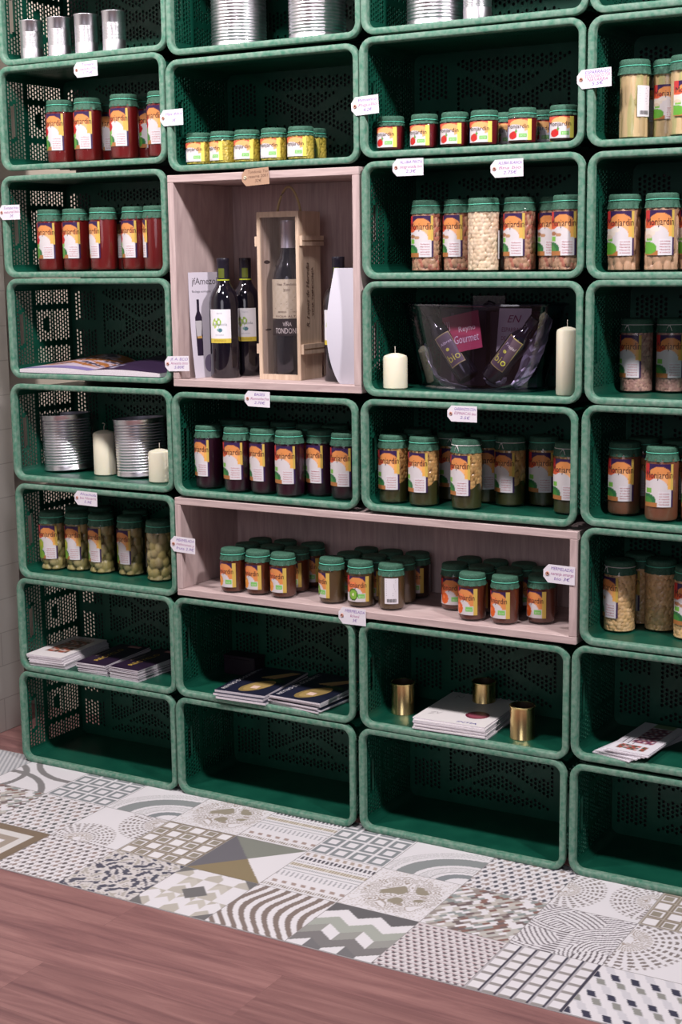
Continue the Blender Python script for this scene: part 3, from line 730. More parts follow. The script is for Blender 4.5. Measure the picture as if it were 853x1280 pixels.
# ------------------------------------------------------------------ tins, candles, tins of gold
def ribbed_tin(kind):
    R, H, n, ir = {'big': (.0675, .152, 17, .0016), 'bigtall': (.0675, .152, 17, .0016), 'small': (.0290, .098, 16, .0007), 'medium': (.031, .11, 16, .0008)}[kind]
    b = MB(); pr = [(R*.96, .0015), (R+.0012, 0), (R+.0016, .002), (R, .004)]
    a, c = (.012, H-.012) if kind.startswith('big') else (.028, H-.028)
    for i in range(n*6+1): pr.append((R-ir*(.5-.5*math.cos(2*PI*i/6)), a+(c-a)*i/(n*6)))
    pr += [(R, H-.004), (R+.0016, H-.002), (R+.0012, H), (R-.0008, H-.0006)]
    b.lathe(pr, 56, close_bottom=True); return R, H, b.mesh('tin_body', M_TIN, smooth=True)
TINS = {}
def tin(kind, loc, label, group=None, tilt=(0, 0), opened=False):
    if kind not in TINS: TINS[kind] = ribbed_tin(kind)
    R, H, me = TINS[kind]
    root = tag(empty('steel_tin', loc), label, 'tin', group); root.rotation_euler = (tilt[0], tilt[1], 0); link('tin_body', me, root)
    b = MB()
    if opened:
        b.lathe([(R-.001, H-.001), (R-.0015, .004), (0.0005, .0035)], 48); link('inner_wall', b.mesh('inner_wall', M_TINLINE, smooth='auto'), root)
    else:
        b.lathe([(R-.0006, H-.0006), (R-.002, H-.004), (R*.8, H-.004), (R*.78, H-.0034), (.0005, H-.0034)], 48); link('tin_lid', b.mesh('tin_lid', M_TIN, smooth='auto'), root)
    return root
def candle(loc, R, H, label, curl=0, inner=False):
    root = tag(empty('pillar_candle', loc), label, 'candle', 'ivory pillar candles')
    b = MB(); b.lathe([(R*.9, 0), (R, .003), (R, H-.009), (R*.93, H-.004), (R*.7, H-.001), (R*.35, H+.002), (.0006, H+.003)], 40, close_bottom=True)
    link('wax_body', b.mesh('wax_body', M_WAX, smooth='auto'), root)
    b = MB(); b.tube([(0, 0, H), (0, 0, H+.012), (curl*.004, 0, H+.019), (curl*-.002, 0, H+.022), (curl*-.005, 0, H+.020)] if curl else [(0, 0, H), (0, 0, H+.018)], .0009, 6)
    link('wick', b.mesh('wick', M_WICK, smooth=True), root)
def gold_tin(loc, label):
    root = tag(empty('gold_tin', loc), label, 'tin', 'empty gold tins'); R, H = .0285, .078
    b = MB(); b.lathe([(R*.94, .001), (R+.001, 0), (R+.001, .002), (R, .0035), (R, H-.0045), (R+.0022, H-.003), (R+.0024, H-.001), (R+.0006, H+.0004), (R-.0008, H-.001)], 44, close_bottom=True)
    link('tin_body', b.mesh('tin_body', M_GOLD, smooth='auto'), root)
    b = MB(); b.lathe([(R-.0006, H-.001), (R-.001, .004), (.0005, .0035)], 44); link('inner_wall', b.mesh('inner_wall', M_GOLDIN, smooth='auto'), root)

# ------------------------------------------------------------------ price tags
def price_tag(x, z, wd, ht, lines, rot, label, brown=False, y=-.0022):
    root = tag(empty('price_tag', (x, y, z)), label, 'price tag', 'handwritten price tags')
    root.rotation_euler = (0, math.radians(-rot), 0)
    c = (.42, .27, .18) if brown else (.74, .71, .76); ch = ht*.28; t = .0006
    pts = [(-wd/2+ch, -ht/2), (wd/2, -ht/2), (wd/2, ht/2), (-wd/2+ch, ht/2), (-wd/2, ht/2-ch*1.1), (-wd/2, -ht/2+ch*1.1)]
    Pp = Print(); Pp.poly(pts, c, 0)
    # card thickness
    n = len(pts)
    Pp.add(pts, [tuple(range(n))[::-1]], [c]*n, -t)
    Pp.add(pts+pts, [(i, (i+1) % n, n+(i+1) % n, n+i) for i in range(n)], [c]*(2*n), 0)
    for i in range(n): Pp.d[-n+i] = -t
    ink = (.13, .07, .05) if brown else (.22, .12, .42); k = len(lines)
    for i, s in enumerate(lines):
        last = i == k-1
        Pp.text(s, wd*.10, ht*(.36-.80*(i+.55)/k), ht*.25, ink if last or i == 0 else ((.42, .14, .30) if not brown else ink), d=.0002, width=min(wd*.72, wd*.085*len(s)), rot=random.uniform(-.03, .03), shear=.2)
    link('card', Pp.mesh('card', front_map(), M_CARD, smooth=False), root)
    b = MB(); b.tube([(-wd/2+ht*.24+ht*.075*math.cos(a), -.0006, ht*.075*math.sin(a)) for a in np.linspace(0, 2*PI, 17)[:-1]], ht*.038, 6, True)
    link('eyelet', b.mesh('eyelet', M_EYEW if brown else M_EYE, smooth=True), root)
    q = Print(); q.disc(0, 0, ht*.05, ht*.05, BLACK, 0); link('eyelet_hole', q.mesh('eyelet_hole', lambda u, v, d: (u-wd/2+ht*.24, -.0004, v), M_CARD), root)

# ------------------------------------------------------------------ wine
def wine_bottle(loc, rot, label, group, front=True):
    root = tag(empty('wine_bottle', loc, math.radians(rot)), label, 'bottle', group)
    pr = [(.030, .002), (.0355, 0), (.037, .004), (.037, .185), (.0355, .200), (.030, .214), (.021, .226), (.0160, .236), (.0145, .250), (.0140, .262)]
    b = MB(); b.lathe(pr, 48, close_bottom=True); link('bottle_body', b.mesh('bottle_body', M_BOTTLE, smooth=True), root)
    b = MB(); b.lathe([(.0152, .240), (.0152, .288), (.0156, .289), (.0156, .2945), (.0150, .296), (.0005, .296)], 36); cp = link('capsule', b.mesh('capsule', M_CAPSULE, smooth='auto'), root)
    b = MB(); b.lathe([(.0154, .2405), (.0156, .2415), (.0156, .2430), (.0154, .244)], 36); link('neck_band', b.mesh('neck_band', plain('lime_neck_band', (.42, .48, .02), .5), smooth=True), cp)
    Pp = Print(); Pp.rect(-.008, .008, 0, .024, (.10, .12, .015), 0); Pp.grid(-.008, .008, 0, .024, 6, 4, lambda U, V: base_c(U, (.10, .12, .015))); link('neck_label', Pp.mesh('neck_label', cyl_map(.01545, .247)), cp)
    Pp = Print(); W_, H_ = .058, .083
    def fn(U, V):
        c = base_c(U, (.76, .76, .80)); w = np.sin(30*U+5*V)*np.sin(26*V-4*U)
        c[(V < .14)] = (.62, .50, .07); c[ell(U, V, .38, .62, .20, .13) & (w > -.2)] = (.30, .48, .08); c[ell(U, V, .25, .55, .12, .12) & (w > -.1)] = (.45, .58, .15)
        c[ell(U, V, .52, .38, .10, .06)] = (.08, .20, .24); c[ell(U, V, .42, .42, .05, .08) & (w > 0)] = (.2, .4, .35); return c
    Pp.grid(-W_/2, W_/2, 0, H_, 44, 56, fn); Pp.text('Amezola', 0, H_*.52, .010, (.30, .33, .38), width=.038); Pp.text('TINTO', 0, H_*.86, .005, (.4, .42, .45)); Pp.text('NAVARRA', 0, H_*.22, .005, (.4, .42, .45)); Pp.text('ECOLOGICO', 0, H_*.045, .007, (.35, .25, .02), width=.03)
    link('label', Pp.mesh('label', cyl_map(.0374, .088)), root)

def wine_gift_box(loc):
    x0, x1, y1, H, t = -.060, .060, .100, .405, .009
    root = tag(empty('wine_gift_box', loc), 'tall pine gift box with rope handle and clear front in the wine box', 'box')
    def pl(nm, parts, m=M_PINE):
        b = MB()
        for a in parts: b.box(*a)
        return link(nm, b.mesh(nm, m), root)
    pl('front_frame', [(x0, x0+t, 0, .009, 0, H), (x1-t, x1, 0, .009, 0, H), (x0+t, x1-t, 0, .009, 0, .013), (x0+t, x1-t, 0, .009, H-.013, H)])
    pl('side_panel', [(x0, x0+.006, .009, y1, 0, H)]); sp = pl('side_panel', [(x1-.006, x1, .009, y1, 0, H)])
    pl('back_panel', [(x0+.006, x1-.006, y1-.006, y1, 0, H)]); pl('bottom_panel', [(x0+.006, x1-.006, .009, y1-.006, 0, .008)]); pl('top_panel', [(x0+.006, x1-.006, .009, y1-.006, H-.008, H)])
    for z in (.075, .335):
        b = pl('batten', [(x0-.008, x0, .002, y1+.004, z-.012, z+.012)]); c = pl('batten', [(x1, x1+.008, .002, y1+.004, z-.012, z+.012)])
        g = MB(); g.box(x1+.0079, x1+.0084, .004, y1+.003, z-.0015, z+.0008); link('batten_groove', g.mesh('batten_groove', plain('wood_groove', (.20, .11, .05), .8)), c)
    b = MB(); b.box(x0+t, x1-t, .004, .0055, .013, H-.013); link('clear_pane', b.mesh('clear_pane', M_PANE), root)
    b = MB(); b.tube([(-.028+.055*s, .045+.02*s, H-.002+.062*math.sin(PI*s)**.7) for s in np.linspace(0, 1, 18)], .0030, 7); link('rope_handle', b.mesh('rope_handle', M_ROPE, smooth=True), root)
    Pp = Print(); ink = (.10, .05, .04)
    Pp.text('R. Lopez de Heredia', 0, .006, .020, ink, width=.155, shear=.35, rot=0); Pp.text('VINA TONDONIA', .008, -.014, .0125, ink, width=.118); Pp.line([(-.06, -.018), (.06, -.018)], .0005, ink)
    link('burnt_lettering', Pp.mesh('burnt_lettering', lambda u, v, d: (x1+.0002+d, .050-v, .205+u), M_CARD), sp)
    # knots
    Pp = Print(); Pp.disc(x0+.012, .285, .007, .0045, (.05, .02, .015), .0002); Pp.disc(x0+.012, .120, .007, .0025, (.07, .03, .02), .0002); link('wood_knot', Pp.mesh('wood_knot', lambda u, v, d: (x0+.0062, (u-x0)*2+.01, v), M_CARD), root)
    # magnum bottle, a thing of its own
    bt = tag(empty('wine_bottle', (loc[0]-.003, loc[1]+.052, loc[2]+.0085), math.radians(24)), 'large wine bottle with silver capsule inside the pine gift box', 'bottle')
    b = MB(); b.lathe([(.034, .002), (.039, 0), (.041, .005), (.041, .235), (.039, .252), (.031, .270), (.022, .290), (.018, .310), (.0165, .330), (.0165, .345)], 48, close_bottom=True); link('bottle_body', b.mesh('bottle_body', M_BOTTLE, smooth=True), bt)
    b = MB(); b.lathe([(.0185, .300), (.0180, .310), (.0178, .366), (.0186, .367), (.0186, .376), (.0005, .377)], 40); link('capsule', b.mesh('capsule', M_SILVER, smooth='auto'), bt)
    Pp = Print(); Pp.grid(-.052, .052, 0, .095, 30, 20, lambda U, V: base_c(U, (.62, .54, .38)) - .04*(np.sin(40*U)*np.sin(31*V))[:, None])
    Pp.text('Vina Tondonia', 0, .080, .009, ink, width=.05, shear=.3); Pp.text('2001', 0, .066, .009, ink); Pp.line([(-.03, .060), (.03, .060)], .0006, ink)
    Pp.line([(-.035, .024), (-.015, .036), (.0, .040), (.02, .052), (.036, .062)], .0008, ink); Pp.line([(-.02, .030), (.0, .034), (.015, .045)], .0006, ink); Pp.line([(.0, .026), (.012, .022), (.03, .034)], .0008, ink)
    Pp.text('RESERVA', -.012, .014, .006, ink); Pp.text('TINTO', .022, .014, .006, ink); Pp.text('RIOJA ALTA', 0, .003, .007, ink, width=.06)
    link('label', Pp.mesh('label', cyl_map(.0413, .140)), bt)
    Pp = Print(); Pp.grid(-.050, .050, 0, .040, 24, 4, lambda U, V: base_c(U, (.025, .016, .018))); Pp.text('VINA', 0, .024, .013, (.72, .66, .60), width=.022); Pp.text('~', -.0005, .031, .012, (.72, .66, .60)); Pp.text('TONDONIA', 0, .006, .019, (.72, .66, .60), width=.066)
    link('lower_label', Pp.mesh('lower_label', cyl_map(.0413, .098)), bt)

def curved_sheet(name, loc, rz, wd, ht, bow, fn, label, extra=None, flip=1):
    """stiff paper sheet standing up, its middle bowed outwards"""
    root = tag(empty(name, loc, math.radians(rz)), label, 'brochure')
    Pp = Print(); Pp.grid(-wd/2, wd/2, 0, ht, 20, 36, fn)
    if extra: extra(Pp)
    def mp(u, v, d):
        s = v/ht; dx, dy = bow(s, u/wd+.5); return (u+dx, dy-d, v)
    def mpb(u, v, d):
        x, y, z = mp(u, v, 0); return (x, y+.0008, z)
    link('printed_face', Pp.mesh('printed_face', mp), root)
    Pb = Print(); Pb.grid(-wd/2, wd/2, 0, ht, 4, 30, lambda U, V: base_c(U, (.74, .73, .80))); link('paper_back', Pb.mesh('paper_back', mpb), root)
    return root

# ------------------------------------------------------------------ leaflets and magazines
def sheet_pile(name, n, corners, z0, th, label_top, label_rest, group, cover, seed, cat='leaflet', jit=.004, edge=M_PAPER, rots=None, shift=(0, 0), drot=0.0, tilt=0):
    """n separate thin booklets; corners: centre x,y, width, length, heading (degrees)"""
    cx, cy, wd, ln, hd = corners; g = random.Random(seed)
    body = MB(); body.box(-wd/2, wd/2, -ln/2, ln/2, 0, th*.92); me = body.mesh('booklet_pages', edge)
    cv = Print(); cv.grid(-wd/2, wd/2, -ln/2, ln/2, 4, 4, lambda U, V: base_c(U, (.7, .68, .72))); 
    for i in range(n):
        top = i == n-1
        root = empty(name, (cx+g.uniform(-jit, jit)+shift[0]*(i/n), cy+g.uniform(-jit, jit)+shift[1]*(i/n), z0+th*i), math.radians(hd+g.uniform(-1.5, 1.5)+drot*i/n))
        if tilt: root.rotation_euler.x = tilt
        link('pages', me, root)
        c = Print(); cover(c, wd, ln) if top else cover(c, wd, ln, True)
        link('front_cover', c.mesh('front_cover', top_map(th*.92+.0002)), root)
        tag(root, label_top if top else label_rest, cat, group)

def cover_food(P_, wd, ln, low=False):
    P_.grid(-wd/2, wd/2, -ln/2, ln/2, 3 if low else 30, 3 if low else 46, (lambda U, V: base_c(U, (.72, .69, .70))) if low else (lambda U, V: _food(U, V)))
    if not low:
        P_.text('NAVARRA', 0, ln*.36, .014, (.35, .08, .08), width=wd*.6)
def _food(U, V):
    c = base_c(U, (.74, .70, .70)); w = np.sin(21*U+3*np.sin(17*V))*np.sin(19*V); m = (V > .22) & (V < .86) & (U > .22) & (U < .82)
    c[m & (w > .1)] = (.32, .08, .05); c[m & (w < -.2)] = (.09, .05, .04); c[m & (w > -.2) & (w < -.02)] = (.45, .28, .16); return c
def cover_dark(P_, wd, ln, low=False):
    P_.grid(-wd/2, wd/2, -ln/2, ln/2, 3, 3, lambda U, V: base_c(U, (.020, .010, .028)))
    if not low:
        P_.text('RECYCLO', 0, -.008, .022, (.62, .42, .08), width=ln*.6, rot=PI/2); P_.rect(-wd*.1, wd*.3, ln*.38, ln*.46, (.55, .25, .25)); P_.text('Gourmet', -wd*.33, 0, .010, (.5, .4, .3), width=ln*.3, rot=PI/2)
def cover_asp(P_, wd, ln, low=False):
    P_.grid(-wd/2, wd/2, -ln/2, ln/2, 3, 3, lambda U, V: base_c(U, (.012, .014, .032)))
    P_.text('REYNO DE GOURMET', -wd*.36, 0, .017, (.66, .64, .66), width=ln*.86, rot=PI/2)
    if not low:
        P_.disc(wd*.08, -ln*.20, wd*.20, ln*.25, (.24, .17, .06), rot=-.35); P_.disc(wd*.11, -ln*.18, wd*.17, ln*.22, (.36, .25, .09), d=.0004, rot=-.35); P_.rect(wd*.02, wd*.16, -ln*.30, -ln*.20, (.72, .52, .42), .0006)
        for k in range(4): P_.line([(-wd*.10+k*.011, ln*.10), (wd*.30+k*.006, ln*.40)], .009, (.52, .36-.02*k, .14), .0004+.0001*k)
        P_.disc(wd*.25, ln*.05, wd*.18, ln*.06, (.02, .06, .02), .0003)
def cover_reyno(P_, wd, ln, low=False):
    P_.grid(-wd/2, wd/2, -ln/2, ln/2, 3, 3, lambda U, V: base_c(U, (.70, .67, .66)))
    if not low:
        P_.disc(wd*.22, -ln*.16, .029, .029, (.16, .02, .045)); P_.disc(wd*.22, -ln*.16, .022, .022, (.26, .06, .09), .0005); P_.text('REYNO', wd*.22, -ln*.17, .010, (.10, .02, .03), d=.0007, width=.034)
        P_.text('N', -wd*.30, ln*.30, .030, (.45, .42, .42), shear=.3, rot=.3); P_.text('ZV', -wd*.30, -ln*.30, .024, (.45, .42, .42), shear=.4, rot=.3)
        P_.line([(-wd*.25, -ln*.1), (-wd*.1, ln*.02), (wd*.02, ln*.10), (wd*.05, ln*.25)], .0008, (.40, .38, .38)); P_.line([(-wd*.12, -ln*.05), (wd*.05, ln*.02), (wd*.1, ln*.15)], .0008, (.40, .38, .38))
        P_.text('INTIA', wd*.22, -ln*.45, .014, (.05, .04, .30), width=.05, shear=.2)
def cover_leaf(P_, wd, ln, low=False):
    P_.grid(-wd/2, wd/2, -ln/2, ln/2, 4 if low else 24, 4 if low else 60, (lambda U, V: base_c(U, (.72, .70, .74))) if low else _leaf)
    for i in range(3): P_.line([(-wd*.35+i*.012, -ln*.25), (-wd*.35+i*.012, -ln*.05)], .002, (.10, .06, .08))
def _leaf(U, V):
    c = base_c(U, (.72, .70, .74)); w = np.sin(33*U)*np.sin(60*V+4*U)
    m = (V > .30) & (V < .86) & (U > .30) & (U < .80); c[m & (w > -.1)] = (.16, .04, .09); c[m & (w < -.4)] = (.45, .20, .20)
    m = (V > .08) & (V < .22) & (U > .15) & (U < .8); c[m & (w > .1)] = (.40, .08, .06); c[m & (w < -.1)] = (.08, .09, .06); c[(V > .88) & (U > .3) & (U < .8)] = (.20, .30, .15); return c

# ================================================================== build
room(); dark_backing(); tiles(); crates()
plank_box('wooden_shelf_box', .466, 1.004, 1.071, 1.586, .262, .018, 'square pale wooden box holding wine bottles between the green crates', M_WOOD)
plank_box('wooden_shelf_box', .457, 1.541, .5355, .789, .262, .0175, 'long low pale wooden box holding three clusters of jam jars', M_WOODH)

FZ = .0148   # inside floor above a crate's lower edge
Z = {'A0': 1.8805, 'A1': 1.6165, 'A2': 1.341, 'A3': 1.076, 'A4': .7985, 'A5': .5285, 'A6': .265, 'B0': 1.866, 'B1': 1.594, 'B4': .7945, 'B6': .266,
     'C0': 1.8695, 'C1': 1.603, 'C2': 1.333, 'C3': 1.066, 'C4': .7965, 'C6': .2635, 'D1': 1.602, 'D2': 1.331, 'D3': 1.068, 'D4': .804, 'D5': .538, 'D6': .272}
FL = {k: v+FZ for k, v in Z.items()}; FL['W1'] = 1.071+.0182; FL['W2'] = .5355+.0177
ORD = ['leftmost', 'second from left', 'third from left', 'fourth from left', 'fifth from left', 'sixth from left', 'seventh from left']
JARS = {
 'A1': [(0.0727, 0.0750, 0, ''), (0.1649, 0.0750, 2, ''), (0.2928, 0.0620, 0, ''), (0.1711, 0.1650, 5, ''), (0.2974, 0.1500, 35, ''), (0.4104, 0.0620, -12, ''), ],
 'A2': [(0.0250, 0.0750, 3, ''), (0.1108, 0.0750, 2, ''), (0.2139, 0.0600, -28, ''), (0.2008, 0.1500, 20, ''), (0.3067, 0.0750, -12, ''), (0.3866, 0.0600, -60, ''), ],
 'A5': [(-0.0279, 0.0853, 8, ''), (0.0452, 0.1065, -2, ''), (0.1240, 0.1104, -16, ''), (0.2144, 0.1219, -14, ''), (0.3272, 0.1011, -100, ''), (-0.0279, 0.1936, 0, ''), (0.0476, 0.2029, 0, ''), (0.1717, 0.2000, 0, ''), ],
 'B1': [(0.5291, 0.0500, 5, ''), (0.5998, 0.0500, -22, ''), (0.6703, 0.0500, 5, ''), (0.7462, 0.0500, 5, ''), (0.8216, 0.0500, 0, ''), (0.8143, 0.1200, 0, ''), ],
 'C1': [(1.0614, 0.0500, -3, ''), (1.1464, 0.0500, -8, ''), (1.2216, 0.0500, -3, ''), (1.2932, 0.0500, 0, ''), (1.3831, 0.0500, 5, ''), (1.4784, 0.0500, 6, ''), (1.3071, 0.1300, 10, ''), (1.3987, 0.1300, 10, ''), ],
 'D1': [(1.6294, 0.0586, 62, 'back'), (1.6419, 0.1509, 0, ''), (1.6886, 0.0975, 10, ''), (1.7410, 0.0497, 25, ''), ],
 'C2': [(1.1347, 0.0844, -3, ''), (1.2099, 0.0962, -15, ''), (1.2875, 0.0600, 110, 'back'), (1.2918, 0.1500, 30, ''), (1.3652, 0.0816, -12, ''), (1.4369, 0.1071, -12, ''), (1.4909, 0.0535, -5, ''), ],
 'D2': [(1.6098, 0.0700, 0, ''), (1.6932, 0.0645, 8, ''), (1.7447, 0.1206, 0, ''), ],
 'D3': [(1.6122, 0.1584, -18, 'w'), (1.6845, 0.1821, 5, 'w'), ],
 'B4': [(0.5210, 0.0677, -18, ''), (0.6197, 0.0517, 0, ''), (0.6955, 0.0570, -18, ''), (0.7762, 0.0466, 0, ''), (0.8392, 0.0892, -14, ''), (0.9215, 0.0677, -3, ''), (0.5091, 0.1953, 0, ''), (0.5850, 0.1910, 0, ''), (0.6601, 0.2033, 0, ''), (0.7458, 0.1900, 0, ''), (0.8218, 0.1893, 0, ''), ],
 'C4': [(1.0541, 0.0653, -3, ''), (1.1383, 0.0575, -12, ''), (1.2479, 0.0571, -14, 'w'), (1.3194, 0.1428, -14, 'w'), (1.3883, 0.1779, 4, ''), (1.4819, 0.1000, -5, 'w'), (1.1598, 0.1600, 18, 'w'), (1.2456, 0.1615, 18, ''), (1.0541, 0.1900, 0, ''), ],
 'D4': [(1.6107, 0.0971, 0, ''), (1.7088, 0.0575, 4, ''), (1.7827, 0.0754, 0, ''), (1.6226, 0.1850, 0, ''), (1.7060, 0.1700, 0, ''), ],
 'D5': [(1.6011, 0.1090, -38, 'w'), (1.6151, 0.1974, -30, ''), (1.6796, 0.1572, 110, 'back'), (1.7603, 0.1136, 0, ''), ]
}
WHERE = {'A1': ('tomato', 'tall red jar', 'in crate under the four small tins'),
 'A2': ('tomato', 'dark red jar', 'in crate above the open magazine'),
 'A5': ('artichoke', 'artichoke jar', 'in crate beneath the two big open tins'),
 'B1': ('corn', 'small yellow jar', 'in crate above the wine box'),
 'C1': ('pepper', 'small red pepper jar', 'in crate with red pepper jars'),
 'C2': ('pinto', 'speckled bean jar', 'in crate above the clear tub'),
 'D1': ('asparagus', 'asparagus jar', 'in upper crate at right edge'),
 'D2': ('mushroom', 'jar of large pale beans', 'in second right-edge crate'),
 'D3': ('lentil', 'brown jar tied with white string', 'in third right-edge crate'),
 'B4': ('beet', 'dark purple jar', 'in crate under the wine box'),
 'C4': ('chickpea_spinach', 'chickpea and spinach jar', 'in crate under clear tub'),
 'D4': ('sauce', 'brown sauce jar', 'in fourth right-edge crate'),
 'D5': ('chickpea', 'chickpea jar', 'in bright green crate at right edge')}
for cr, L in JARS.items():
    kind, what, where = WHERE[cr]; r = .0365
    med = min(q[1] for q in L)+.075
    front = sorted([q for q in L if q[1] < med], key=lambda q: q[0]); rear = sorted([q for q in L if q[1] >= med], key=lambda q: q[0])
    for row, rn in ((front, 'front row'), (rear, 'back row')):
        for i, (x, y, rot, fl) in enumerate(row):
            k = kind
            nm = what
            if cr == 'C2' and fl == 'back': k = 'white_bean'; nm = 'backward white bean jar'
            elif fl == 'back': nm = 'backward '+what
            elif cr == 'C2' and i % 2: k = 'pinto'
            make_jar(k, (x, y, FL[cr]), rot, '%s, %s in %s, %s' % (nm, ORD[i], rn, where), what+'s '+where, white=(fl == 'w'), back=(fl == 'back'))
# the three clusters of jam in the long wooden box
def cluster(kind, pts, what, seed):
    g = random.Random(seed)
    for i, (x, y, rot, fl, k, lab) in enumerate(pts):
        make_jar(k, (x, y, FL['W2']), rot, lab, what+' cluster in the long wooden box', back=(fl == 'back'))
CN = ['front', 'second', 'third', 'rear']; C3 = ['left', 'middle', 'right']
def grid3(xs, ys, kind, side, mods={}):
    pts = []
    for r in range(len(ys)):
        for c in range(len(xs[r])):
            k, rot, fl = mods.get((r, c), (kind, 3*((r*7+c*5) % 5)-8, ''))
            nm = {'peach_jam': 'peach jam jar', 'kiwi_jam': 'kiwi jam jar', 'fig_jam': 'fig jam jar', 'orange_jam': 'orange marmalade jar'}[k]+(' turned backward' if fl else '')
            pts.append((xs[r][c], ys[r][c], rot, fl, k, '%s, %s of %s row of %s cluster in long wooden box' % (nm, C3[c] if len(xs[r]) == 3 else ['far left', 'left', 'right', 'far right'][c], CN[r], side)))
    return pts
cluster('peach_jam', grid3([[.6036, .6758, .7505], [.6020, .6745, .7480], [.5990, .6715, .7540], [.6040, .6790, .7560]], [[.041, .0478, .0466], [.109, .116, .115], [.176, .183, .1835], [.2435-.0345, .0, .0]][:3], 'peach_jam', 'left'), 'peach jam jars', 1)
cluster('kiwi_jam', grid3([[.8888, .9700, 1.0502], [.8980, .9700, 1.0440], [.9080, .9790, 1.0490]], [[.0502, .0491, .0564], [.1200, .1180, .1260], [.1890, .1870, .1950]], 'kiwi_jam', 'middle',
        {(0, 2): ('kiwi_jam', 28, 'back'), (0, 0): ('kiwi_jam', -34, ''), (0, 1): ('kiwi_jam', 12, ''), (1, 2): ('kiwi_jam', -20, ''), (2, 2): ('fig_jam', 0, '')}), 'kiwi jam jars', 2)
cluster('orange_jam', grid3([[1.1850, 1.2663, 1.3475, 1.4195], [1.2560, 1.3270, 1.3990], [1.1900, 1.2610, 1.3330]], [[.1231, .0500, .0520, .0940], [.1210, .1230, .1620], [.1950, .1920, .1950]], 'orange_jam', 'right',
        {(0, 0): ('orange_jam', 8, ''), (0, 1): ('orange_jam', -8, ''), (0, 2): ('orange_jam', -10, ''), (0, 3): ('orange_jam', -12, '')}), 'orange marmalade jars', 3)

# tins
for i, x in enumerate((.010, .103, .191, .280)):
    tin('small', (x, .050, FL['A0']), 'small plain steel tin, %s of the four in the top left crate' % ['leftmost', 'second', 'third', 'rightmost'][i], 'four small steel tins in the top left crate')
tin('big', (.611, .115, FL['B0']), 'large ribbed steel tin at the top, left of two in one crate', 'large ribbed steel tins')
tin('big', (.838, .105, FL['B0']), 'large ribbed steel tin at the top, right of two in one crate', 'large ribbed steel tins')
tin('big', (1.150, .105, FL['C0']), 'large ribbed steel tin at the top, beside a narrow tin', 'large ribbed steel tins')
tin('medium', (1.268, .066, FL['C0']), 'narrow ribbed steel tin at the top, right of a large tin')
tin('big', (-.008, .145, FL['A4']+.004), 'large open steel tin left of the candle, leaning slightly', 'large ribbed steel tins', (0, math.radians(-3.2)), True)
tin('big', (.250, .140, FL['A4']+.004), 'large open steel tin right of the tall candle', 'large ribbed steel tins', (0, math.radians(-3.0)), True)
candle((.146, .112, FL['A4']), .0305, .118, 'ivory pillar candle between the two large open tins', 1)
candle((.362, .070, FL['A4']), .0300, .084, 'short ivory candle at the right end beside the large open tin', 0)
candle((1.068, .050, FL['C3']), .0285, .080, 'short ivory candle left of the clear tub', 0)
candle((1.492, .050, FL['C3']), .0235, .146, 'tall ivory candle right of the clear tub', 0)
gold_tin((1.049, .114, FL['C6']), 'gold tin left of the pile of white papers')
gold_tin((1.384, .073, FL['C6']), 'gold tin in front, right of the pile of white papers')
gold_tin((1.222, .212, FL['C6']), 'gold tin behind the pile of white papers')

# wine
wz = FL['W1']
wine_bottle((.561, .092, wz), 16, 'wine bottle with white and green label, front left in wooden box', 'wine bottles in the wooden box')
wine_bottle((.570, .178, wz), 30, 'wine bottle standing behind the front left one in wooden box', 'wine bottles in the wooden box')
wine_bottle((.884, .108, wz), 8, 'wine bottle behind the white curved sheet, front right in wooden box', 'wine bottles in the wooden box')
wine_bottle((.903, .190, wz), 0, 'wine bottle at the back right of the wooden box, mostly hidden', 'wine bottles in the wooden box')
wine_gift_box((.733, .078, wz))
def jf(U, V):
    c = base_c(U, (.66, .62, .70)); return c
def jfx(P_):
    P_.text('jfAmezola', -.001, .232, .024, (.10, .09, .11), width=.080); P_.text('Bodega ecologica Navarra', -.001, .212, .008, (.14, .13, .16), width=.080)
    x0 = -.026; P_.poly([(x0-.009, .055), (x0+.009, .055), (x0+.010, .150), (x0+.0035, .166), (x0+.0035, .195), (x0-.0035, .195), (x0-.0035, .166), (x0-.010, .150)], (.02, .012, .03), .0003)
    P_.rect(x0-.0095, x0+.0095, .100, .142, (.50, .48, .50), .0005); P_.rect(x0-.0095, x0+.0095, .098, .104, (.5, .3, .1), .0006); P_.disc(x0, .125, .005, .010, (.25, .40, .12), .0006); P_.disc(x0+.028, .035, .016, .022, (.22, .18, .28), .0003)
curved_sheet('paper_brochure', (.5105, .092, wz), 62, .100, .262, lambda s, q: (0, .002-.026*(1-s)**2*(1-q)**2), jf, 'curved brochure showing a bottle, leaning behind the left wine bottles', jfx)
curved_sheet('paper_brochure', (.956, .033, wz), 12, .050, .270, lambda s, q: ((1-q)*(-.024*math.sin(PI*s**.75)-.010*s), -.010*math.sin(PI*s)), lambda U, V: base_c(U, (.60, .59, .66)), 'blank white curved sheet at the right side of the wine box')

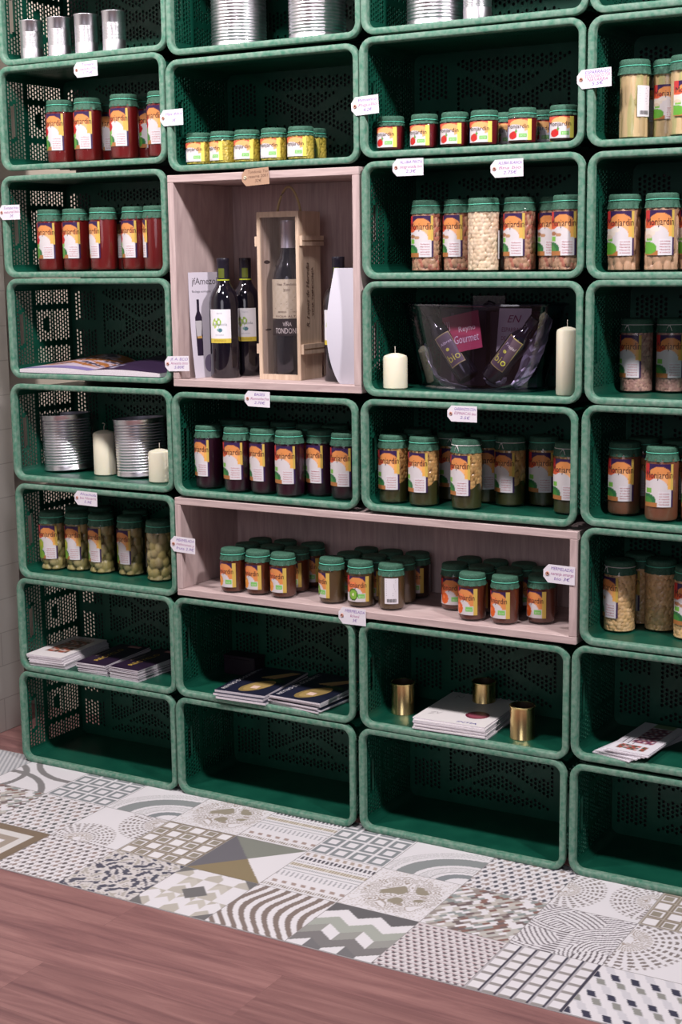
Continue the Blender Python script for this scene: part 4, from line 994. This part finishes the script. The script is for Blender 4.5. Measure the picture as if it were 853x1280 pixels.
# clear tub and what is in it
def tub():
    cx, cy, z0 = 1.258, .121, FL['C3']; H = .196
    root = tag(empty('clear_tub', (cx, cy, z0)), 'clear oval plastic tub filled with gift packs, between two candles', 'tub')
    def oval(rx, ry, z, n=64): return [(rx*math.cos(2*PI*i/n), ry*math.sin(2*PI*i/n), z) for i in range(n)]
    def skin(rings, nm, m, cap=True):
        b = MB(); n = 64
        for r in rings: b.v += oval(*r)
        for k in range(len(rings)-1):
            for i in range(n):
                j = (i+1) % n; b.f.append((k*n+i, k*n+j, (k+1)*n+j, (k+1)*n+i))
        if cap: b.f.append(tuple(range(n)))
        return link(nm, b.mesh(nm, m, smooth='auto'), root)
    skin([(.146, .084, 0), (.149, .086, .002), (.151, .087, .018), (.166, .093, .07), (.186, .100, .14), (.200, .106, H)], 'tub_wall', M_TUB)
    skin([(.200, .106, H), (.205, .108, H), (.206, .1085, H-.004), (.201, .1065, H-.005)], 'tub_rim', M_TUB, False)
    skin([(.154, .089, .001), (.157, .091, .006), (.154, .089, .010), (.151, .086, .011)], 'base_ring', M_TUB, False)
    cg = 'gift packs inside the clear tub'
    # two dark bottles crossing
    def slim_bottle(a, b_, lab, lz, text):
        A, B = Vector(a), Vector(b_); d = (B-A); L = d.length
        o = empty('oil_bottle', A); o.rotation_mode = 'QUATERNION'; q = Vector((0, 0, 1)).rotation_difference(d.normalized()); o.rotation_quaternion = q
        tag(o, lab, 'bottle', cg)
        m = MB(); m.lathe([(.018, .001), (.0235, 0), (.026, .004), (.026, L*.62), (.021, L*.70), (.0125, L*.78), (.0120, L*.93)], 36, close_bottom=True); link('bottle_body', m.mesh('bottle_body', M_BOTTLE, smooth=True), o)
        m = MB(); m.lathe([(.0135, L*.86), (.0135, L-.001), (.012, L), (.0005, L)], 30); link('cap', m.mesh('cap', M_CAPSULE, smooth='auto'), o)
        Pp = Print(); Pp.grid(-.020, .020, 0, .080, 16, 24, lambda U, V: paint(U, V, [((np.abs(U-.5) > .45) | (np.abs(V-.5) > .475), (.45, .38, .12))], (.10, .065, .085)))
        Pp.text('bio', 0, .012, .026, (.62, .62, .08), width=.030); Pp.disc(-.004, .042, .004, .004, (.62, .62, .08), .0006); Pp.text(text, 0, .055, .010, (.60, .52, .56), width=.030, shear=.2)
        me = Pp.mesh('label', cyl_map(.0264, .035)); lo = link('label', me, o); lo.rotation_euler = (0, 0, math.radians(lz))
    # bottoms in the middle, necks up and outwards
    slim_bottle((cx-.012, cy-.048, z0+.028), (cx-.128, cy-.038, z0+.190), 'dark bottle with yellow lettered label leaning left in the clear tub', 14, 'Albret')
    slim_bottle((cx+.046, cy-.056, z0+.028), (cx+.152, cy-.050, z0+.166), 'dark bottle with yellow lettered label leaning right in the clear tub', 0, 'Trujal')
    def card(nm, c, wd, ht, rz, tilt, col, label, fn):
        o = tag(empty(nm, c, rz), label, 'card', cg); o.rotation_euler = (math.radians(-10), math.radians(tilt), rz)
        b = MB(); b.box(-wd/2, wd/2, 0, .003, 0, ht); link('card_body', b.mesh('card_body', plain(nm+'_card', col, .5)), o)
        Pp = Print(); fn(Pp, wd, ht); link('printing', Pp.mesh('printing', front_map(-.0004), M_CARD, smooth=False), o)
    def reyno(Pp, wd, ht):
        w_ = (.75, .60, .64); Pp.text('Reyno', .014, ht*.52, .018, w_, width=.042); Pp.text('Gourmet', .010, ht*.22, .027, w_, width=.062)
        for k in (-.040, -.0350, -.030): Pp.line([(k, ht*.86), (k+.001, ht*.62)], .0014, w_)
        Pp.line([(-.039, ht*.62), (-.0345, ht*.56), (-.029, ht*.63)], .0014, w_); Pp.line([(-.0345, ht*.56), (-.037, ht*.30), (-.033, ht*.16)], .0014, w_)
    def esp(Pp, wd, ht):
        k = (.30, .03, .12); Pp.text('EN', 0, ht*.70, .024, k, width=.034, shear=.3); Pp.text('ESPARRAGO', 0, ht*.50, .014, k, width=.058); Pp.text('DE NAVARRA', 0, ht*.32, .013, k, width=.058); Pp.text('denominacion', 0, ht*.20, .006, k, width=.04); Pp.line([(-.02, ht*.14), (.02, ht*.14)], .001, k)
    card('gourmet_card', (cx-.018, cy-.062, z0+.090), .092, .086, 0, -12, (.36, .035, .085), 'magenta card with white cutlery drawing, upper left in clear tub', reyno)
    card('asparagus_pack', (cx+.082, cy-.022, z0+.080), .078, .106, 0, 0, (.74, .66, .70), 'white card with red asparagus lettering, upper middle in clear tub', esp)
    # tall plum-coloured cartons standing behind, sealed in film
    for i, (x, y, wd, h, lab) in enumerate(((-.062, .042, .118, .178, 'left'), (.066, .042, .118, .172, 'right'))):
        o = tag(empty('plum_carton', (cx+x, cy+y, z0+.004)), 'dark plum carton standing at the back of the clear tub, '+lab+' one', 'box', cg)
        b = MB(); b.box(-wd/2, wd/2, -.018, .018, 0, h); link('carton_body', bevel(b.mesh('carton_body', plain('plum_carton', (.040, .016, .038), .4)), .0015, 1), o)
        for k in (-.25, .2):
            b = MB(); b.box(wd*k, wd*k+.006, -.0186, -.018, .01, h-.01); link('carton_stripe', b.mesh('carton_stripe', plain('plum_stripe', (.13, .08, .14), .35)), o)
    o = tag(empty('clear_bag', (cx+.010, cy+.012, z0+.178)), 'small clear bag holding a dark sprig, above the tub rim', 'bag', cg)
    b = MB(); b.box(-.040, .040, -.001, .001, 0, .034); link('bag_film', b.mesh('bag_film', glass_mat('bag_film', (.42, .42, .56), .2, .10)), o)
    b = MB(); b.tube([(-.012, 0, .012), (0, -.003, .020), (.014, -.003, .014)], .004, 8); link('sprig', b.mesh('sprig', M_DARKBOX, smooth=True), o)
    # foil crumples
    def foil(nm, c, sx, sy, sz, lab, seed, m=M_FOIL):
        g = np.random.default_rng(seed); b = MB(); nu, nv = 16, 10
        for j in range(nv+1):
            for i in range(nu):
                a = 2*PI*i/nu; ph = PI*j/nv; k = 1+.32*g.uniform(-1, 1)*math.sin(ph); b.v.append((sx*math.cos(a)*math.sin(ph)*k, sy*math.sin(a)*math.sin(ph)*k, sz*(1-math.cos(ph))*.5*(1+.1*g.uniform(-1, 1))))
        for j in range(nv):
            for i in range(nu):
                i2 = (i+1) % nu; b.f.append((j*nu+i, j*nu+i2, (j+1)*nu+i2, (j+1)*nu+i))
        o = link(nm, b.mesh(nm, m), None, c); tag(o, lab, 'foil', cg)
    foil('foil_ball', (cx+.058, cy-.058, z0+.010), .022, .015, .040, 'crumpled silver foil ball low in the middle of the clear tub', 4)
    # silver wrapping: creased strips rising inside both ends
    for nm, pts, wd, lab in (('foil_wrap', [(.100, -.052, .012), (.122, -.046, .040), (.140, -.036, .085), (.158, -.024, .130), (.172, -.010, .180)], .030, 'silver foil wrap rising along the right side in clear tub'),
                         ('foil_wrap', [(.000, -.072, .006), (-.040, -.070, .010), (-.085, -.060, .024), (-.112, -.045, .065), (-.132, -.030, .110)], .022, 'silver foil wrap along the lower left side in clear tub')):
        b = MB(); n = len(pts); g = random.Random(len(lab)); m_ = 7; fine = []
        for k in range(n-1):
            for s in range(4): fine.append(Vector(pts[k]).lerp(Vector(pts[k+1]), s/4))
        for q, c in enumerate(fine):
            wq = wd*(.35+.9*math.sin(PI*q/len(fine)))
            for i in range(m_): b.v.append((c.x+(i/(m_-1)-.5)*wq*.6, c.y+.010*(i/(m_-1)-.5)+g.uniform(-.0035, .0035), max(.004, c.z+(i/(m_-1)-.5)*-wq+g.uniform(-.002, .002))))
        for q in range(len(fine)-1):
            for i in range(m_-1): b.f.append((q*m_+i, q*m_+i+1, (q+1)*m_+i+1, (q+1)*m_+i))
        o = link(nm, b.mesh(nm, M_FOIL, fix=False), None, (cx, cy, z0)); so = o.modifiers.new('s', 'SOLIDIFY'); so.thickness = .0006; tag(o, lab, 'foil', cg)
tub()

# open magazine in the leftmost stack
def open_magazine():
    x, z = .187, FL['A3']; root = tag(empty('open_magazine', (x, .005, z)), 'open glossy magazine lying in the crate under the dark red jars', 'magazine')
    wl, dep = .232, .215
    def surf(s, t, side):     # s 0 spine..1 outer edge, t 0 front..1 back
        h = .010+.030*math.sin(min(1, s*1.25+.05)*PI*.62)*(1-s)**.7*(.35+.9*t)+.006*t
        return (side*s*wl, t*dep, h)
    for side, nm in ((-1, 'left_pages'), (1, 'right_pages')):
        b = MB(); n, m_ = 18, 10
        for tp in (1, 0):
            for j in range(m_+1):
                for i in range(n+1):
                    X, Y, H = surf(i/n, j/m_, side); b.v.append((X, Y, H if tp else .0012))
        K = (n+1)*(m_+1); idx = lambda j, i: j*(n+1)+i
        for j in range(m_):
            for i in range(n):
                b.f.append((idx(j, i), idx(j, i+1), idx(j+1, i+1), idx(j+1, i))); b.f.append(tuple(K+q for q in (idx(j, i), idx(j+1, i), idx(j+1, i+1), idx(j, i+1))))
        for i in range(n):
            for j in (0, m_): b.f.append((idx(j, i), idx(j, i+1), K+idx(j, i+1), K+idx(j, i)))
        for j in range(m_):
            for i in (0, n): b.f.append((idx(j, i), idx(j+1, i), K+idx(j+1, i), K+idx(j, i)))
        link(nm, b.mesh(nm, M_PAPER, smooth='auto'), root)
        Pp = Print()
        def fn(U, V, side=side):
            w_ = np.sin(13*U+4*np.sin(9*V))*np.sin(12*V)
            if side < 0:
                c = base_c(U, (.50, .42, .50)); c[(V > .25) & (w_ > .0)] = (.34, .13, .04); c[(V > .3) & (w_ < -.45)] = (.06, .05, .08); c[(V < .14)] = (.20, .16, .36)
            else:
                c = base_c(U, (.035, .018, .05)); c[(V < .35) & (U < .3) & (w_ > .3)] = (.4, .38, .5); c[(U < .06)] = (.30, .24, .38)
            return c
        Pp.grid(0, 1, 0, 1, 40, 30, fn); link('printed_spread', Pp.mesh('printed_spread', lambda u, v, d, side=side: tuple(a+b_ for a, b_ in zip(surf(u, v, side), (0, 0, .0005)))), root)
    b = MB(); b.box(-wl-.003, wl+.003, -.002, dep+.002, 0, .0012); link('magazine_cover', b.mesh('magazine_cover', plain('dark_cover', (.02, .015, .03), .4)), root)
open_magazine()

# piles of leaflets and magazines
REST = 'leaflet lower in the %s'
z6 = FL['A6']
sheet_pile('paper_leaflet', 12, (-.010, .118, .118, .215, 5), z6, .0027, 'top leaflet with food photos, on the left pile under artichoke jars', 'white leaflet below the top one in the left pile under artichoke jars', 'white leaflets in the left pile', cover_food, 1, shift=(-.012, .0), jit=.003)
sheet_pile('paper_leaflet', 11, (.148, .122, .098, .212, 3), z6, .0024, 'top dark leaflet on the middle pile, beside white leaflets', 'dark leaflet below the top one in the middle pile', 'dark leaflets in the middle pile', cover_dark, 2, shift=(-.014, .008), jit=.0025)
sheet_pile('paper_leaflet', 12, (.268, .118, .100, .210, -3), z6, .0024, 'top dark leaflet on the right pile, nearest the crate edge', 'dark leaflet below the top one in the right pile', 'dark leaflets in the right pile', cover_dark, 3, shift=(-.012, .008), jit=.0025)
zb = FL['B6']
sheet_pile('asparagus_magazine', 3, (.646, .112, .146, .236, 3), zb, .0062, 'top magazine with asparagus cover on the left pile', 'magazine under the top one in the left asparagus pile', 'asparagus magazines in the left pile', cover_asp, 4, 'magazine', shift=(-.030, .014), jit=.004, rots=None)
sheet_pile('asparagus_magazine', 6, (.812, .118, .150, .232, -8), zb, .0045, 'top magazine with asparagus cover on the right pile', 'magazine below the top one in the right asparagus pile', 'asparagus magazines in the right pile', cover_asp, 5, 'magazine', shift=(-.006, .006), jit=.007, drot=9)
o = tag(empty('dark_box', (.512, .215, zb)), 'small dark box behind the left pile of asparagus magazines', 'box')
b = MB(); b.box(-.05, .05, -.025, .025, 0, .046); link('box_body', bevel(b.mesh('box_body', M_DARKBOX), .002), o)
b = MB(); b.box(-.051, .051, -.026, .026, .046, .052); link('box_lid', bevel(b.mesh('box_lid', M_DARKBOX), .001), o)
zc = FL['C6']
sheet_pile('paper_folder', 8, (1.222, .128, .185, .235, 2), zc, .0034, 'top white folder with dark red seal between gold tins', 'white folder below the top one between gold tins', 'white folders between the gold tins', cover_reyno, 6, 'folder', shift=(-.008, .004), jit=.004)
zd = FL['D6']
sheet_pile('paper_leaflet', 8, (1.652, .116, .098, .215, -16), zd, .0026, 'top white leaflet with purple photos, at right edge of the shelves', 'white leaflet fanned under the top one at right edge', 'white leaflets fanned at the right edge', cover_leaf, 7, shift=(.022, -.004), jit=.003, drot=14)

# price tags
T = [(.2274, 1.8535, .075, .0370, ['Tomate', 'pelado bio', '1.75€'], 1, 0, 'under the four small tins'),
 (.4872, 1.7219, .068, .0380, ['Maiz dulce', '2€'], 1, 0, 'left of the small yellow jars'),
 (1.0232, 1.7185, .070, .0405, ['Pimiento', 'Piquillo', '4.2€'], 3, 0, 'left of the small red pepper jars'),
 (1.5640, 1.7401, .0745, .0380, ['ESPARRAGO', 'ECOLOGICO 720', 'NAVARRA', '5.5€'], 2, 0, 'left of the asparagus jars'),
 (1.1310, 1.5791, .077, .0375, ['ALUBIA PINTA', 'desgranada bio', '2.3€'], 0, 0, 'left one of two above the speckled bean jars'),
 (1.3699, 1.5674, .076, .0375, ['ALUBIA BLANCA', 'fina bio', '2.75€'], 1, 0, 'right one of two above the speckled bean jars'),
 (-.0475, 1.5106, .0715, .0380, ['Tomate frito', 'natural bio', '2€'], 0, 0, 'at the far left beside the dark red jars'),
 (.7256, 1.5732, .0766, .0390, ['Tondonia Tto', 'reserva 2001', '32€'], 3, 1, 'above the wine gift box'),
 (.4800, 1.1280, .0738, .0375, ['jf. A. ECO', 'Amezola tinto', '5.80€'], 2, 0, 'lower left of the wine box'),
 (.7165, 1.0484, .0729, .0375, ['BASES', 'Remolacha', '2.70€'], -1, 0, 'above the dark purple jars'),
 (1.2644, 1.0352, .0732, .0360, ['GARBANZOS CON', 'ESPINACAS bio', '2.5€'], 0, 0, 'above the chickpea and spinach jars'),
 (.1691, .7660, .0760, .0375, ['Alcachofa', 'bio Navarra', '5.5€'], -1, 0, 'above the artichoke jars'),
 (.4802, .6685, .0767, .0400, ['MERMELADA', 'melocoton y', 'fruta 2.9€'], -2, 0, 'left end of the long wooden box'),
 (1.5003, .6907, .0740, .0410, ['MERMELADAS', 'naranja amarga', 'bio 3€'], -1, 0, 'right end of the long wooden box'),
 (.9742, .5374, .0750, .0410, ['MERMELADA', 'kiwi', '3€'], 0, 0, 'lower edge of the long wooden box')]
for x, z, wd, ht, lines, rot, br, where in T:
    price_tag(x, z, wd, ht, lines, rot, ('brown' if br else 'white')+' handwritten price tag '+where, bool(br))
for o in list(bpy.data.objects):
    if o.type == 'MESH' and o.users == 0: bpy.data.objects.remove(o)
